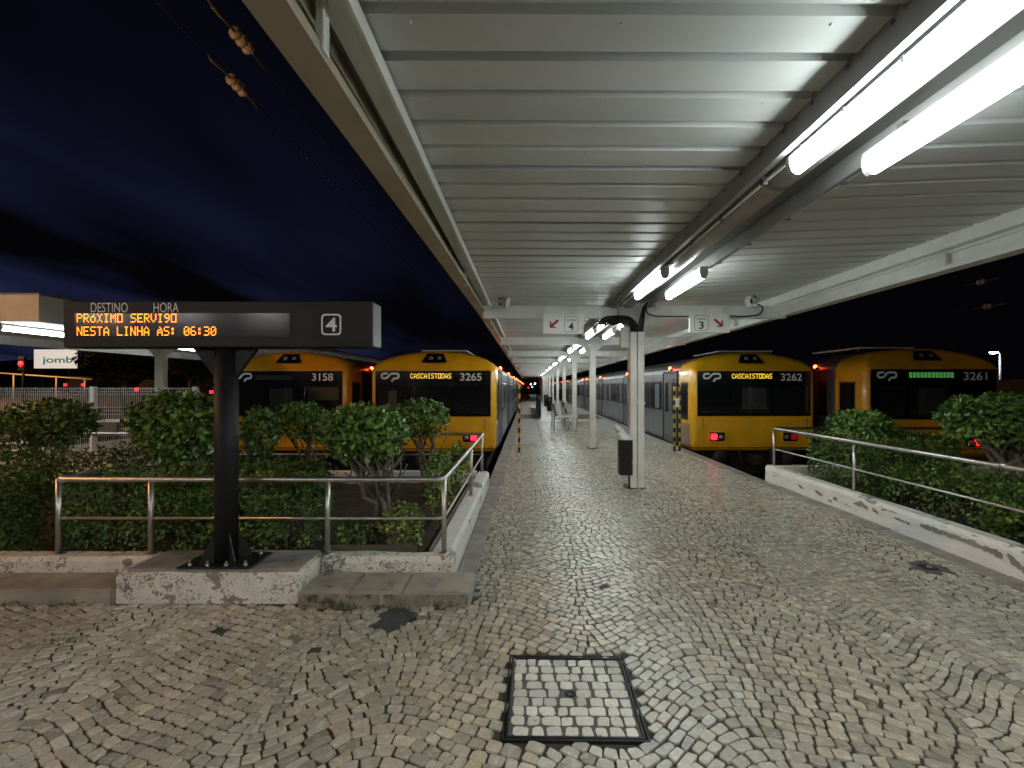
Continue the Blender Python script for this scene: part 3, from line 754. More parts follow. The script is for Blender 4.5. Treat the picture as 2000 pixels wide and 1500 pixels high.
hedge('hedge', 'clipped green hedge right behind the stainless railing and sign post', (-3.0, 4.5, .09), [(-4.15, -2.95, 4.18, 4.95, .12, .80), (-2.97, -1.98, 4.2, 4.9, .12, .77), (-3.9, -2.2, 4.85, 5.15, .4, .81)], 17000, .031, 11, b0=.5, b1=1.5)
hedge('hedge', 'long dark hedge at the left frame edge with a yellowish top', (-5.4, 5.0, .09), [(-7.6, -4.5, 3.98, 4.35, .05, .83), (-5.3, -4.5, 4.3, 6.4, .1, .85)], 17000, .030, 12, warmth=.25, b0=.3, b1=1.1, top_warm=.5)
hedge('hedge', 'low bushy hedge under the leftmost clipped shrub', (-7.0, 5.6, .09), [(-8.6, -6.0, 5.4, 6.2, .2, .84)], 7000, .036, 13, b0=.5, b1=1.3)
hedge('hedge', 'dark low hedge in front of the orange train at the rear wall', (-4.0, 6.6, .09), [(-4.7, -3.3, 6.35, 6.9, .1, .60)], 4000, .032, 14, b0=.3, b1=.9)
hedge('hedge', 'boxy clipped hedge behind the far end of the right railing', (4.9, 6.9, .08), [(4.45, 5.75, 6.2, 7.5, .12, .90)], 11000, .036, 15, b0=.4, b1=1.3)
hedge('hedge', 'low ragged hedge along the right planter wall', (5.0, 5.0, .08), [(4.5, 5.6, 3.4, 4.7, .1, .50), (4.55, 5.5, 4.6, 6.1, .1, .60), (4.55, 5.2, 2.4, 3.5, .1, .48)], 12000, .036, 16, b0=.4, b1=1.4, warmth=.1)

shrub('topiary_shrub', 'dark rounded shrub in front of the white mesh fence at far left', 'shrub', (-6.55, 6.4, .1), (-6.55, 6.45, 1.10), .52, .45, .30, 2800, .048, 21, b0=.4, b1=1.2, warmth=.2)
shrub('topiary_shrub', 'large glossy-leaved shrub left of the black sign post', 'shrub', (-3.75, 5.3, .1), (-3.88, 5.25, 1.16), .44, .40, .36, 3600, .050, 22, b0=.6, b1=1.7, warmth=.12)
shrub('topiary_shrub', 'dark leafy shrub just right of the black sign post', 'shrub', (-3.05, 5.4, .1), (-3.12, 5.5, 1.02), .18, .22, .34, 1000, .044, 23, b0=.4, b1=1.3)
shrub('topiary_shrub', 'mushroom-shaped clipped shrub in front of the train numbered 3158', 'shrub', (-3.15, 6.85, .1), (-3.27, 6.8, 1.10), .36, .35, .25, 2800, .040, 24, b0=.5, b1=1.4, under=.25)
shrub('topiary_shrub', 'open branching shrub with thick stems in the middle of the left planter', 'shrub', (-1.42, 4.6, .1), (-1.64, 4.75, 1.12), .42, .38, .28, 3000, .044, 25, b0=.6, b1=1.7, under=.55, sr=.024, stems=7)
shrub('topiary_shrub', 'dense dome-clipped shrub in front of the train numbered 3265', 'shrub', (-1.36, 6.45, .1), (-1.45, 6.4, 1.16), .37, .36, .25, 2800, .040, 26, b0=.5, b1=1.5, under=.2)
shrub('small_shrub', 'small yellow-green shrub behind the railing near the planter corner', 'shrub', (-1.12, 4.22, .1), (-1.12, 4.25, .33), .20, .15, .24, 420, .034, 27, warmth=.35, b0=.8, b1=1.9, stems=4, sr=.006, flat=2)
shrub('small_shrub', 'slender light green shrub against the planter side wall', 'shrub', (-0.98, 5.2, .1), (-0.98, 5.2, .55), .17, .3, .36, 620, .036, 28, warmth=.25, b0=.7, b1=1.8, stems=4, sr=.006, flat=2)
shrub('small_shrub', 'light green shrub at the far corner of the left planter', 'shrub', (-0.98, 6.5, .1), (-0.98, 6.5, .50), .18, .4, .32, 620, .038, 29, warmth=.2, b0=.7, b1=1.7, stems=4, sr=.006, flat=2)
shrub('small_shrub', 'low dark ground shrub beside the rail post on the bare soil', 'shrub', (-1.62, 4.35, .1), (-1.60, 4.4, .22), .2, .16, .14, 260, .036, 30, b0=.5, b1=1.2, stems=3, sr=.006, flat=2)
shrub('topiary_shrub', 'small clipped shrub rising above the boxy hedge on the right', 'shrub', (4.85, 6.9, .08), (4.85, 6.85, 1.02), .38, .36, .22, 2600, .040, 31, b0=.4, b1=1.5)
shrub('topiary_shrub', 'large round topiary on a forked trunk at the right frame edge', 'shrub', (6.1, 5.9, .08), (5.98, 6.0, 1.17), .56, .5, .33, 4000, .048, 32, b0=.4, b1=1.4, under=.3, sr=.045, stems=4)
# weeds at the foot of the steps
for k, (x, y) in enumerate([(-3.35, 3.45), (-3.75, 3.44), (-4.1, 3.46), (-1.25, 3.40), (-1.05, 3.40), (-2.9, 2.95)]):
    random.seed(60 + k); mb = MB()
    for i in range(46):
        add_leaf(mb, Vector((x + random.gauss(0, .05), y + random.gauss(0, .015), random.uniform(0, .02))), Vector((random.uniform(-.8, .8), random.uniform(-.8, .2), 1)), random.uniform(.008, .02), ltint(.5, 1.2, .1))
    tag(mb.build('weed_tuft', 'leafd'), ['small weed tuft left of the plinth below the dark step', 'weed tuft in the middle of the dark step foot', 'weed tuft near the left frame edge below the step', 'thin weed tuft under the limestone step', 'weed tuft under the limestone step by the asphalt patch', 'single weed tuft growing among the cobbles on the left'][k], 'weed', 'weeds in the paving')
random.seed(99)

# ================================================================== destination sign on its post
t = thing('destination_sign', 'dark overhead departure sign with amber text on a black post', 'sign', (-2.35, 3.68, .2335))
MB().tube([(-2.35, 3.68, .25), (-2.35, 3.68, 1.93)], .082, 24).build('post', 'dark', t)
MB().box(-2.62, -2.08, 3.515, 3.85, .2336, .250).build('base_plate', 'darkplate', t, bevel=.003)
for a in (45, 135, 225, 315):
    c_, s_ = math.cos(R(a)), math.sin(R(a)); w_ = Vector((-s_, c_, 0)) * .004
    a0 = Vector((-2.35, 3.68, 0)) + Vector((c_, s_, 0)) * .078; a1 = Vector((-2.35, 3.68, 0)) + Vector((c_, s_ * .8, 0)) * .19
    tri = [a0 + Vector((0, 0, .25)), a1 + Vector((0, 0, .25)), a1 + Vector((0, 0, .27)), a0 + Vector((0, 0, .48))]
    MB().add([p + w_ for p in tri] + [p - w_ for p in tri], [(0,1,2,3), (7,6,5,4), (0,4,5,1), (1,5,6,2), (2,6,7,3), (3,7,4,0)]).build('gusset', 'darkplate', t)
for dx, dy in ((-.2, -.12), (-.06, -.13), (.08, -.13), (.22, -.12), (-.2, .12), (.2, .12)):
    MB().lathe((-2.35 + dx, 3.68 + dy, .25), (0, 0, 1), [(.014, 0), (.014, .014), (.007, .014), (.007, .035), (0, .035)], 8).build('bolt', 'bolt', t)
for sx in (-1, 1):
    MB().prism([(-2.35 + sx * .07, 1.90), (-2.35 + sx * .25, 1.90), (-2.35 + sx * .07, 1.66)][::sx], lambda p, q, y: (p, y, q), 3.70, 3.66).build('bracket', 'dark', t)
bx0, bx1, by0, by1, bz0, bz1 = -3.52, -1.175, 3.57, 3.78, 1.899, 2.248
box_ = MB().box(bx0, bx1, by0, by1, bz0, bz1).build('cabinet', 'dark', t, bevel=.006)
MB().box(bx1 - .012, bx1 + .004, by0 + .012, by1 - .012, bz0 + .012, bz1 - .012).build('end_plate', 'galv', t)
MB().box(bx0 + .09, -1.80, by0 - .003, by0 + .01, 1.975, 2.155).build('screen', 'screen', t)
text_obj('DESTINO', -3.305, -3.025, 2.162, 2.235, by0 - .004, 'heading', 'print', t)
text_obj('HORA', -2.83, -2.64, 2.162, 2.235, by0 - .004, 'heading', 'print', t)
led_text('PRoXIMO SERVI9O', -3.41, -2.655, 2.085, 2.152, by0 - .0055, 'led_line', 'amber', t, .8)
led_text('NESTA LINHA gS: 06:30', -3.41, -2.355, 1.985, 2.055, by0 - .0055, 'led_line', 'amber', t, .8)
mb = MB(); ring(mb, rrect(-1.56, -1.41, 1.99, 2.15, .028), rrect(-1.549, -1.421, 2.001, 2.139, .02), by0 - .005, by0 - .001); mb.build('number_frame', 'print', t)
text_obj('4', -1.527, -1.443, 2.017, 2.122, by0 - .004, 'number', 'print', t, bold=.012)

# ================================================================== canopy
COLX = 1.70
BAYS = [7.55 + 4.75 * k for k in range(13)]
YA, YB = -3.0, BAYS[-1] + 1.5
cn = thing('platform_canopy', 'white steel platform canopy with corrugated sheet roof on a row of columns', 'canopy', (COLX, 7.55, 0))
PITCH = .25
def sheet_mesh(x0, x1, z0, z1):
    # one roof sheet of four ribs, 1 m long, ribs running across the platform
    mb = MB(); prof = []
    for k in range(4):
        y = k * PITCH
        prof += [(y, 0), (y + .192, 0), (y + .203, .034), (y + .239, .034)]
    prof.append((4 * PITCH, 0)); nseg = 4; vs = []
    for (y, z) in prof:
        for i in range(nseg + 1):
            f = i / nseg; vs.append((x0 + (x1 - x0) * f, y, z + z0 + (z1 - z0) * f))
    n = nseg + 1
    fs = [(j*n+i, j*n+i+1, (j+1)*n+i+1, (j+1)*n+i) for j in range(len(prof)-1) for i in range(nseg)]
    return mb.add(vs, fs)
def sheets(x0, x1, z0, z1):
    first = None; y = YA
    while y < YB:
        if first is None:
            first = sheet_mesh(x0, x1, z0, z1).build('roof_sheet', 'sheet', cn); o = first
            me = first.data; me.transform(Matrix.Translation(W[cn]))
        else:
            o = first.copy(); COL.objects.link(o)
        o.parent = cn; o.location = Vector((0, y, random.uniform(-.0015, .0015))) - W[cn]
        y += 1.0
sheets(-0.66, 1.40, 2.985, 2.975)
sheets(1.90, 4.02, 2.975, 3.055)
sc0 = None
for xs_, zz_ in (((-.45, .35, 1.15), (2.984, 2.980, 2.976)), ((2.15, 2.95, 3.75), (2.984, 3.015, 3.045))):
    for x, z in zip(xs_, zz_):
        y = .2
        while y < 9:
            if sc0 is None:
                sc0 = MB().lathe((0, 0, 0), (0, 0, -1), [(.0065, 0), (.0065, .002), (.004, .004), (0, .005)], 6).build('sheet_screw', 'whiteold', cn); sc0.data.transform(Matrix.Translation(W[cn])); o = sc0
            else: o = sc0.copy(); COL.objects.link(o)
            o.parent = cn; o.location = Vector((x + random.uniform(-.02, .02), y + .09, z)) - W[cn]; y += .5
for k in range(12):
    MB().box(-.64, 1.35, YA + k + .985, YA + k + 1.012, 2.972, 2.9745).build('lap_joint', 'sheet', cn)
# roof skin above, closing off the sky
MB().box(-0.9, 4.25, YA, YB, 3.12, 3.15).build('roof_skin', 'galv', cn)
# left edge channel (in two runs, the first sloping slightly with the roof)
def edge_left(y0, y1, xa, za, xb, zb):
    prof = [(-.075, 0), (.055, 0), (.055, .018), (.043, .018), (.043, .062), (.030, .062), (.030, .012), (-.06, .012), (-.06, .33), (-.075, .33)]
    mb = MB(); n = len(prof)
    vs = [(xa + p, y0, za + q) for p, q in prof] + [(xb + p, y1, zb + q) for p, q in prof]
    mb.add(vs, [tuple(range(n)), tuple(range(2*n-1, n-1, -1))] + [(i, n+i, n+(i+1) % n, (i+1) % n) for i in range(n)])
    return mb.build('edge_beam', 'sodium_tan', cn, fix=True)
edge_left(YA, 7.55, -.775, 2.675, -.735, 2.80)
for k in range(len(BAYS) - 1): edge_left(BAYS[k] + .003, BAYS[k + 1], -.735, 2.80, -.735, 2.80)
MB().box(-.735, -.60, YA, YB, 2.955, 2.967).build('soffit_plate', 'white', cn)
MB().box(-.615, -.600, YA, YB, 2.895, 2.953).build('edge_lip', 'white', cn)
for y in (1.62, 5.4, 9.9, 14.6):
    MB().box(-.73, -.70, y, y + .05, 2.76, 2.953).build('bracket', 'white', cn, bevel=.004)
# right edge channel
prof = [(4.02, 3.0), (4.02, 2.93), (4.035, 2.93), (4.12, 2.93), (4.12, 2.905), (4.155, 2.905), (4.155, 2.79), (4.06, 2.775), (4.06, 2.735), (4.215, 2.735), (4.215, 3.09), (4.02, 3.09)]
yy = [YA] + BAYS
for k in range(len(yy) - 1):
    MB().xz(prof, yy[k] + .002, yy[k + 1]).build('edge_beam', 'white', cn, fix=True)
MB().box(4.216, 4.24, YA, YB, 2.745, 3.1).build('outer_trim', 'galv', cn)
for y in (4.62, 9.3, 14.0): MB().box(4.10, 4.16, y, y + .07, 2.78, 2.92).build('bracket', 'whiteold', cn)
# centre purlins, gutter and conduits
mb = MB(); mb.box(1.36, 1.372, YA, YB, 2.85, 2.995); mb.box(1.372, 1.40, YA, YB, 2.85, 2.862); mb.build('purlin', 'greypaint', cn)
mb = MB(); mb.box(1.90, 1.912, YA, YB, 2.85, 2.995); mb.box(1.912, 1.94, YA, YB, 2.85, 2.862); mb.build('purlin', 'greypaint', cn)
yg = YA
while yg < 40:
    y1 = yg + 2.97; mb = MB(); vs = []; n = 10
    for y in (yg, y1):
        for k in range(n + 1):
            a = math.pi * k / n; vs.append((1.60 - .115 * math.cos(a), y, 2.955 - .105 * math.sin(a)))
    mb.add(vs, [(k, k + 1, n + 2 + k, n + 1 + k) for k in range(n)], smooth=True)
    mb.build('gutter', 'gutter', cn)
    mb = MB(); vs = []
    for y in (y1 - .03, y1 + .03):
        for k in range(n + 1):
            a = math.pi * k / n; vs.append((1.60 - .122 * math.cos(a), y, 2.955 - .112 * math.sin(a)))
    mb.add(vs, [(k, k + 1, n + 2 + k, n + 1 + k) for k in range(n)], smooth=True)
    mb.build('gutter_joint', 'galv', cn); yg += 3.0
for x, z in ((1.455, 2.855), (1.945, 2.86)):
    MB().tube([(x, YA, z), (x, 22, z)], .010, 8).build('conduit', 'white', cn)
    y = .4
    while y < 16:
        MB().box(x - .016, x + .016, y, y + .028, z - .018, z + .03).build('conduit_clip', 'galv', cn); y += .62
for y in np.arange(.3, 12, .25):
    MB().lathe((1.36, y + .2, 2.955), (-1, 0, 0), [(.010, 0), (.010, .006), (0, .008)], 6).build('bolt', 'galv', cn)
MB().box(1.374, 1.898, YA, YB, 2.965, 2.972).build('valley_plate', 'galv', cn)
# crossbeams and columns
for k, yb in enumerate(BAYS):
    mb = MB()
    mb.box(-.70, 4.12, yb - .05, yb + .05, 2.69, 2.704); mb.box(-.70, 4.12, yb - .05, yb + .05, 2.872, 2.886); mb.box(-.70, 4.12, yb - .006, yb + .006, 2.704, 2.872)
    mb.build('crossbeam', 'white', cn)
    if k == 0: mb = MB().box(-.70, 4.12, yb - .049, yb - .043, 2.705, 2.871).build('cover_strip', 'white', cn)
    mb = MB(); cx = COLX
    mb.box(cx - .075, cx + .075, yb - .08, yb - .070, 0, 2.688); mb.box(cx - .075, cx + .075, yb + .070, yb + .08, 0, 2.688); mb.box(cx - .005, cx + .005, yb - .070, yb + .070, 0, 2.688)
    colu = mb.build('column', 'whiteold', cn)
    MB().box(cx - .14, cx + .14, yb - .13, yb + .13, -.01, .008).build('base_plate', 'iron', colu)
    for sx in (-1, 1):
        MB().prism([(cx + sx * .076, 2.688), (cx + sx * .27, 2.688), (cx + sx * .076, 2.47)][::sx], lambda p, q, y: (p, y, q), yb + .006, yb - .006).build('haunch', 'white', colu)
    if k == 0:
        for dx in (-.052, .063):
            MB().box(cx + .02 + dx - .052, cx + .02 + dx + .052, yb - .17, yb - .084, 0.01, 2.46).build('cable_duct', 'white', colu, bevel=.006)
        for z in (.40, 1.34, 2.26):
            MB().box(cx - .095, cx + .15, yb - .178, yb - .170, z - .012, z + .012).build('clamp', 'white', colu)
        MB().box(cx - .22, cx - .085, yb - .09, yb - .02, 2.22, 2.55).build('junction_box', 'whiteold', colu, bevel=.006)
        MB().box(cx + .10, cx + .18, yb - .06, yb - .02, 2.28, 2.55).build('junction_box', 'whiteold', colu, bevel=.006)
        MB().box(cx - .26, cx - .17, yb - .12, yb - .052, 2.70, 2.79).build('junction_box', 'signw', colu, bevel=.004)
    elif k > 2 and k % 2 == 0:
        MB().box(cx - .05, cx + .05, yb - .15, yb - .084, .01, 2.4).build('cable_duct', 'white', colu)
# black cable bundle over the first column
t = thing('cable_bundle', 'thick bundle of black cables bending into the first column', 'cables', (1.7, 7.42, 2.46))
random.seed(5)
for k in range(11):
    ox = random.uniform(-.05, .08); oy = random.uniform(-.03, .03); z1 = random.uniform(2.62, 2.69); xe = random.uniform(1.20, 1.36)
    p0 = (1.70 + ox, 7.425 + oy * .6, 2.40); p1 = (1.70 + ox - .02, 7.42 + oy, 2.55); p2 = (1.60 + ox * .5, 7.39 + oy, z1); p3 = (1.42, 7.39 + oy * 1.5, z1 + random.uniform(-.03, .03)); p4 = (xe, 7.45, z1 + random.uniform(-.07, .02)); p5 = (xe - .05, 7.9, 2.66 + random.uniform(-.05, .1))
    MB().tube(roundpath([p0, p1, p2, p3, p4, p5], .15, 5), random.uniform(.010, .017), 8).build('cable', 'cable', t)
for k in range(5):
    ox = random.uniform(.03, .14)
    MB().tube(roundpath([(1.70 + ox, 7.42, 2.4), (1.72 + ox, 7.40, 2.6), (1.80 + ox * .5, 7.42, 2.86), (1.86, 7.30, 2.90)], .1, 5), random.uniform(.008, .014), 8).build('cable', 'cable', t)
t = MB().tube(roundpath([(1.86, 7.38, 2.86), (1.88, 7.41, 2.745), (2.05, 7.49, 2.715), (2.6, 7.49, 2.715), (3.0, 7.49, 2.735), (3.45, 7.49, 2.71), (3.68, 7.46, 2.735), (3.74, 7.44, 2.85), (3.62, 7.42, 2.90)], .2, 6), .011, 8).build('loose_cable', 'cable')
tag(t, 'single black cable running along the right half of the first crossbeam', 'cable')

def speaker(label, x, y, z, sx):
    t = thing('loudspeaker', label, 'loudspeaker', (x, y, z), 'canopy loudspeakers')
    MB().lathe((x, y, z), (sx, -.35, -.25), [(.03, -.09), (.045, -.07), (.05, 0), (.085, .10), (.09, .11), (.075, .10), (.03, .02), (0, .02)], 12).build('horn', 'whiteold', t)
    MB().box(x - .05, x + .03, y - .03, y + .05, z - .05, z + .06).build('body', 'rubber', t, bevel=.01)
    MB().tube([(x, y, z), (x, y, z + .12)], .012, 6).build('bracket', 'galv', t)
speaker('horn loudspeaker above the left end of the first crossbeam', -.40, 7.38, 2.93, 1)
speaker('horn loudspeaker above the right end of the first crossbeam', 3.55, 7.38, 2.95, -1)

# fluorescent luminaires
lamp0 = None
ORD = ['first', 'second', 'third', 'fourth', 'fifth', 'sixth', 'seventh', 'eighth', 'ninth', 'tenth', 'eleventh', 'twelfth', 'thirteenth', 'fourteenth', 'fifteenth', 'sixteenth', 'seventeenth', 'eighteenth']
ys = [-2.35, 1.30, 4.97, 8.25, 10.15] + [v_ for k in range(1, 9) for v_ in (BAYS[k] + .9, BAYS[k] + 2.75)]
def make_lamp(label, x, y):
    t = thing('fluorescent_lamp', label, 'lamp', (x, y, 2.78), 'fluorescent lamps under the canopy')
    hw = .046
    body = [(-hw, .055), (hw, .055), (hw * .8, .09), (-hw * .8, .09)]
    MB().prism([(x + p, 2.78 + q) for p, q in body], lambda p, q, yy_: (p, yy_, q), y + 1.27, y).build('housing', 'lampshell', t, fix=True)
    dif = [(-hw * .95, .055), (-hw * .95, .02), (-hw * .7, -.018), (-hw * .3, -.034), (hw * .3, -.034), (hw * .7, -.018), (hw * .95, .02), (hw * .95, .055)]
    MB().prism([(x + p, 2.78 + q) for p, q in dif], lambda p, q, yy_: (p, yy_, q), y + 1.235, y + .035).build('diffuser', 'lamp', t, fix=True)
    for e in (y, y + 1.236):
        MB().prism([(x + p * 1.02, 2.78 + q * 1.02) for p, q in dif], lambda p, q, yy_: (p, yy_, q), e + .034, e).build('end_cap', 'lampshell', t, fix=True)
    for k in range(4):
        MB().box(x - hw - .004, x - hw, y + .13 + k * .33, y + .145 + k * .33, 2.815, 2.845).build('clip', 'lampshell', t)
    MB().box(x - .03, x + .03, y + .2, y + .24, 2.868, 2.90).build('hanger', 'galv', t); MB().box(x - .03, x + .03, y + 1.0, y + 1.04, 2.868, 2.90).build('hanger', 'galv', t)
    return t
for i, y in enumerate(ys):
    for x, side in ((1.455, 'left'), (1.865, 'right')):
        place = 'behind the camera' if y < 0 else ('nearest the camera' if i == 1 else ('just before the first crossbeam' if i == 2 else f'{ORD[i-3]} pair beyond the first crossbeam'))
        lab = f'lit fluorescent tube lamp, {side} of the gutter, {place}'
        if lamp0 is None: lamp0 = make_lamp(lab, x, y)
        else:
            o = copy_tree(lamp0, (x, y, 2.78)); o['label'] = lab

# unseen roof added behind the viewer, its brighter lamps filling in front light
t = thing('added_lamp_roof', 'added flat white roof on round posts behind the viewer, carrying fill lamps', 'roof', (0, -7.5, 0))
MB().box(-14, 14, -9, -3.2, 3.62, 3.80).build('roof_slab', 'white', t, bevel=.02)
for x in (-13, -6.5, 6.5, 13): MB().tube([(x, -3.8, 0), (x, -3.8, 3.62)], .09, 14).build('column', 'whiteold', t)
for i, x in enumerate((-10.5, -8.4, -6.3, -4.2, -2.1, 0.0, 2.1, 4.2, 6.3, 8.4, 10.5)):
    o = copy_tree(lamp0, (x, -4.9, 3.50)); o['group'] = 'added fill lamps behind the viewer'
    for ch in o.children:
        if ch.name.startswith('diffuser'):
            ch.data = ch.data.copy(); ch.data.materials[0] = M['lampfill']
    o['label'] = f'added fill tube lamp under the unseen roof behind the viewer, {ORD[i]} from the left'
# hanging platform signs
def hang_sign(label, x0, x1, z0, z1, num, numx, arrow_c, adir):
    y = 7.33
    t = thing('hanging_sign', label, 'sign', ((x0 + x1) / 2, y, z0), 'hanging platform signs')
    MB().box(x0, x1, y, y + .06, z0, z1).build('board', 'signw', t, bevel=.004)
    for x in (x0 + .06, x1 - .06): MB().box(x - .01, x + .01, y + .02, y + .04, z1, 2.872).build('hanger', 'white', t)
    w_ = .215; h0, h1 = z0 + .03, z1 - .025; mb = MB()
    ring(mb, rrect(numx, numx + w_, h0, h1, .03), rrect(numx + .006, numx + w_ - .006, h0 + .006, h1 - .006, .025), y - .003, y - .0005); mb.build('number_frame', 'signblk', t)
    text_obj('Linha', numx + .04, numx + w_ - .04, h1 - .075, h1 - .03, y - .002, 'lettering', 'signblk', t)
    text_obj(num, numx + .065, numx + w_ - .07, h0 + .025, h1 - .095, y - .002, 'number', 'signblk', t, bold=.018)
    cx, cz = arrow_c; mb = MB(); s_ = adir
    def q(a, b): return (cx + s_ * a, y - .002, cz + b)
    pts = lambda L_: [q(a, b) for a, b in L_]
    mb.add(pts([(.062, -.062), (.062, .045), (.045, .045), (.035, -.005), (-.06, .072), (-.085, .045), (.010, -.035), (-.03, -.045), (-.03, -.062)][::1]), [tuple(range(9))])
    mb.build('arrow', 'signred', t)
    return t
hang_sign('hanging white sign with red down-left arrow and number 4', .245, .875, 2.42, 2.715, '4', .575, (.41, 2.575), -1)
hang_sign('hanging white sign with red down-right arrow and number 3', 2.53, 3.15, 2.44, 2.735, '3', 2.60, (2.98, 2.59), 1)

# ================================================================== things on the platform
t = thing('litter_bin', 'black litter bin with a white bag on the first column', 'bin', (1.53, 7.50, .21))
MB().prism(rrect(1.45, 1.66, 7.37, 7.60, .03), lambda p, q, z: (p, q, z), .21, .76).build('body', 'bin', t)
MB().box(1.60, 1.70, 7.43, 7.466, 0, .30).build('stand', 'bin', t)
MB().box(1.662, 1.69, 7.45, 7.49, .3, .7).build('bracket', 'bin', t)
mb = MB(); random.seed(3); n = 14
prof = [(.10, .745), (.115, .765), (.10, .79), (.085, .83), (.05, .87), (.0, .90)]; vs = []
for r_, z in prof:
    for k in range(n):
        a = 2 * math.pi * k / n; f = 1 + random.uniform(-.22, .22); vs.append((1.555 + r_ * f * math.cos(a) - (z - .745) * .45, 7.485 + r_ * f * math.sin(a), z + random.uniform(-.012, .02)))
mb.add(vs, [(i*n+k, i*n+(k+1) % n, (i+1)*n+(k+1) % n, (i+1)*n+k) for i in range(len(prof)-1) for k in range(n)], smooth=True)
mb.build('bag', 'bag', t)
mb = MB(); vs = []
for r_, dx, z in [(.05, -.03, .85), (.07, -.09, .91), (.05, -.13, .97), (.0, -.15, 1.0)]:
    for k in range(n):
        a = 2 * math.pi * k / n; vs.append((1.555 + dx + r_ * (1 + random.uniform(-.2, .2)) * math.cos(a), 7.485 + .6 * r_ * math.sin(a), z + random.uniform(-.012, .012)))
mb.add(vs, [(i*n+k, i*n+(k+1) % n, (i+1)*n+(k+1) % n, (i+1)*n+k) for i in range(3) for k in range(n)], smooth=True); mb.build('bag_knot', 'bag', t)

def striped(label, xs_, y, h_, bar=False):
    t = thing('striped_post', label, 'post', (xs_[0], y, 0), 'yellow and black striped posts')
    for x in xs_:
        nb = 14; 
        for k in range(nb):
            z0 = h_ * k / nb; z1 = h_ * (k + 1) / nb
            MB().tube([(x, y, z0), (x, y, z1)], .030, 12, cap=(k == nb - 1)).build('band', 'sy' if k % 2 else 'sb', t)
        MB().lathe((x, y, 0), (0, 0, 1), [(.06, 0), (.06, .01), (.031, .012)], 12).build('base_flange', 'sb', t)
    if bar:
        MB().tube([(xs_[0], y, h_), (sum(xs_) / 2, y, h_ + .08), (xs_[1], y, h_)], .028, 10).build('top_bend', 'sb', t)
        MB().box(xs_[0] + .02, xs_[1] - .02, y - .035, y - .02, h_ * .68, h_ * .82).build('notice', 'signw', t)
striped('single yellow and black striped post by the left platform edge', [-.20], 11.5, 1.66)
striped('pair of yellow and black striped posts beside the train numbered 3262', [3.665, 3.80], 11.75, 1.60, True)

def bench(label, x, y):
    t = thing('bench', label, 'bench', (x, y, 0), 'platform benches')
    for yy_ in (y, y + 1.5):
        MB().tube(roundpath([(x - .32, yy_, 0), (x - .32, yy_, .95), (x - .2, yy_, 1.0)], .1), .022, 8).build('frame', 'steel', t)
        MB().tube([(x + .2, yy_, 0), (x + .2, yy_, .42)], .022, 8).build('leg', 'steel', t)
        MB().tube([(x - .32, yy_, .42), (x + .22, yy_, .42)], .018, 8).build('seat_bar', 'steel', t)
    for k in range(5): MB().box(x - .18 + k * .085, x - .11 + k * .085, y, y + 1.5, .44, .465).build('seat_slat', 'galv', t, bevel=.004)
    for k in range(4):
        z = .52 + k * .11; xx = x - .22 - k * .028; MB().box(xx - .02, xx, y, y + 1.5, z, z + .08).build('back_slat', 'dark', t, bevel=.004)
bench('metal bench with a dark back beside the third column', 1.30, 17.2)
bench('distant metal bench behind the first bench', 1.85, 19.4)
t = thing('stair_barrier', 'dark green low barrier panel along the left of the far platform', 'barrier', (.66, 23.4, 0))
for k in range(6):
    MB().box(.64, .68, 23.4 + k * 2, 25.36 + k * 2, .05, 1.0).build('panel', 'green', t, bevel=.004); MB().box(.63, .69, 25.36 + k * 2, 25.4 + k * 2, 0, 1.05).build('post', 'dark', t)
for k, (x, y) in enumerate([(1.45, 31), (1.5, 38)]):
    t = thing('litter_bin', ['dark bin on the far platform beside a column', 'most distant dark bin on the platform'][k], 'bin', (x, y, 0))
    MB().lathe((x, y, 0), (0, 0, 1), [(.16, 0), (.19, .7), (.2, .9), (.14, .95), (0, .96)], 12).build('body', 'bin', t)
    MB().lathe((x, y, .7), (0, 0, 1), [(.2, 0), (.21, .02), (.2, .04)], 12).build('band', 'galv', t)

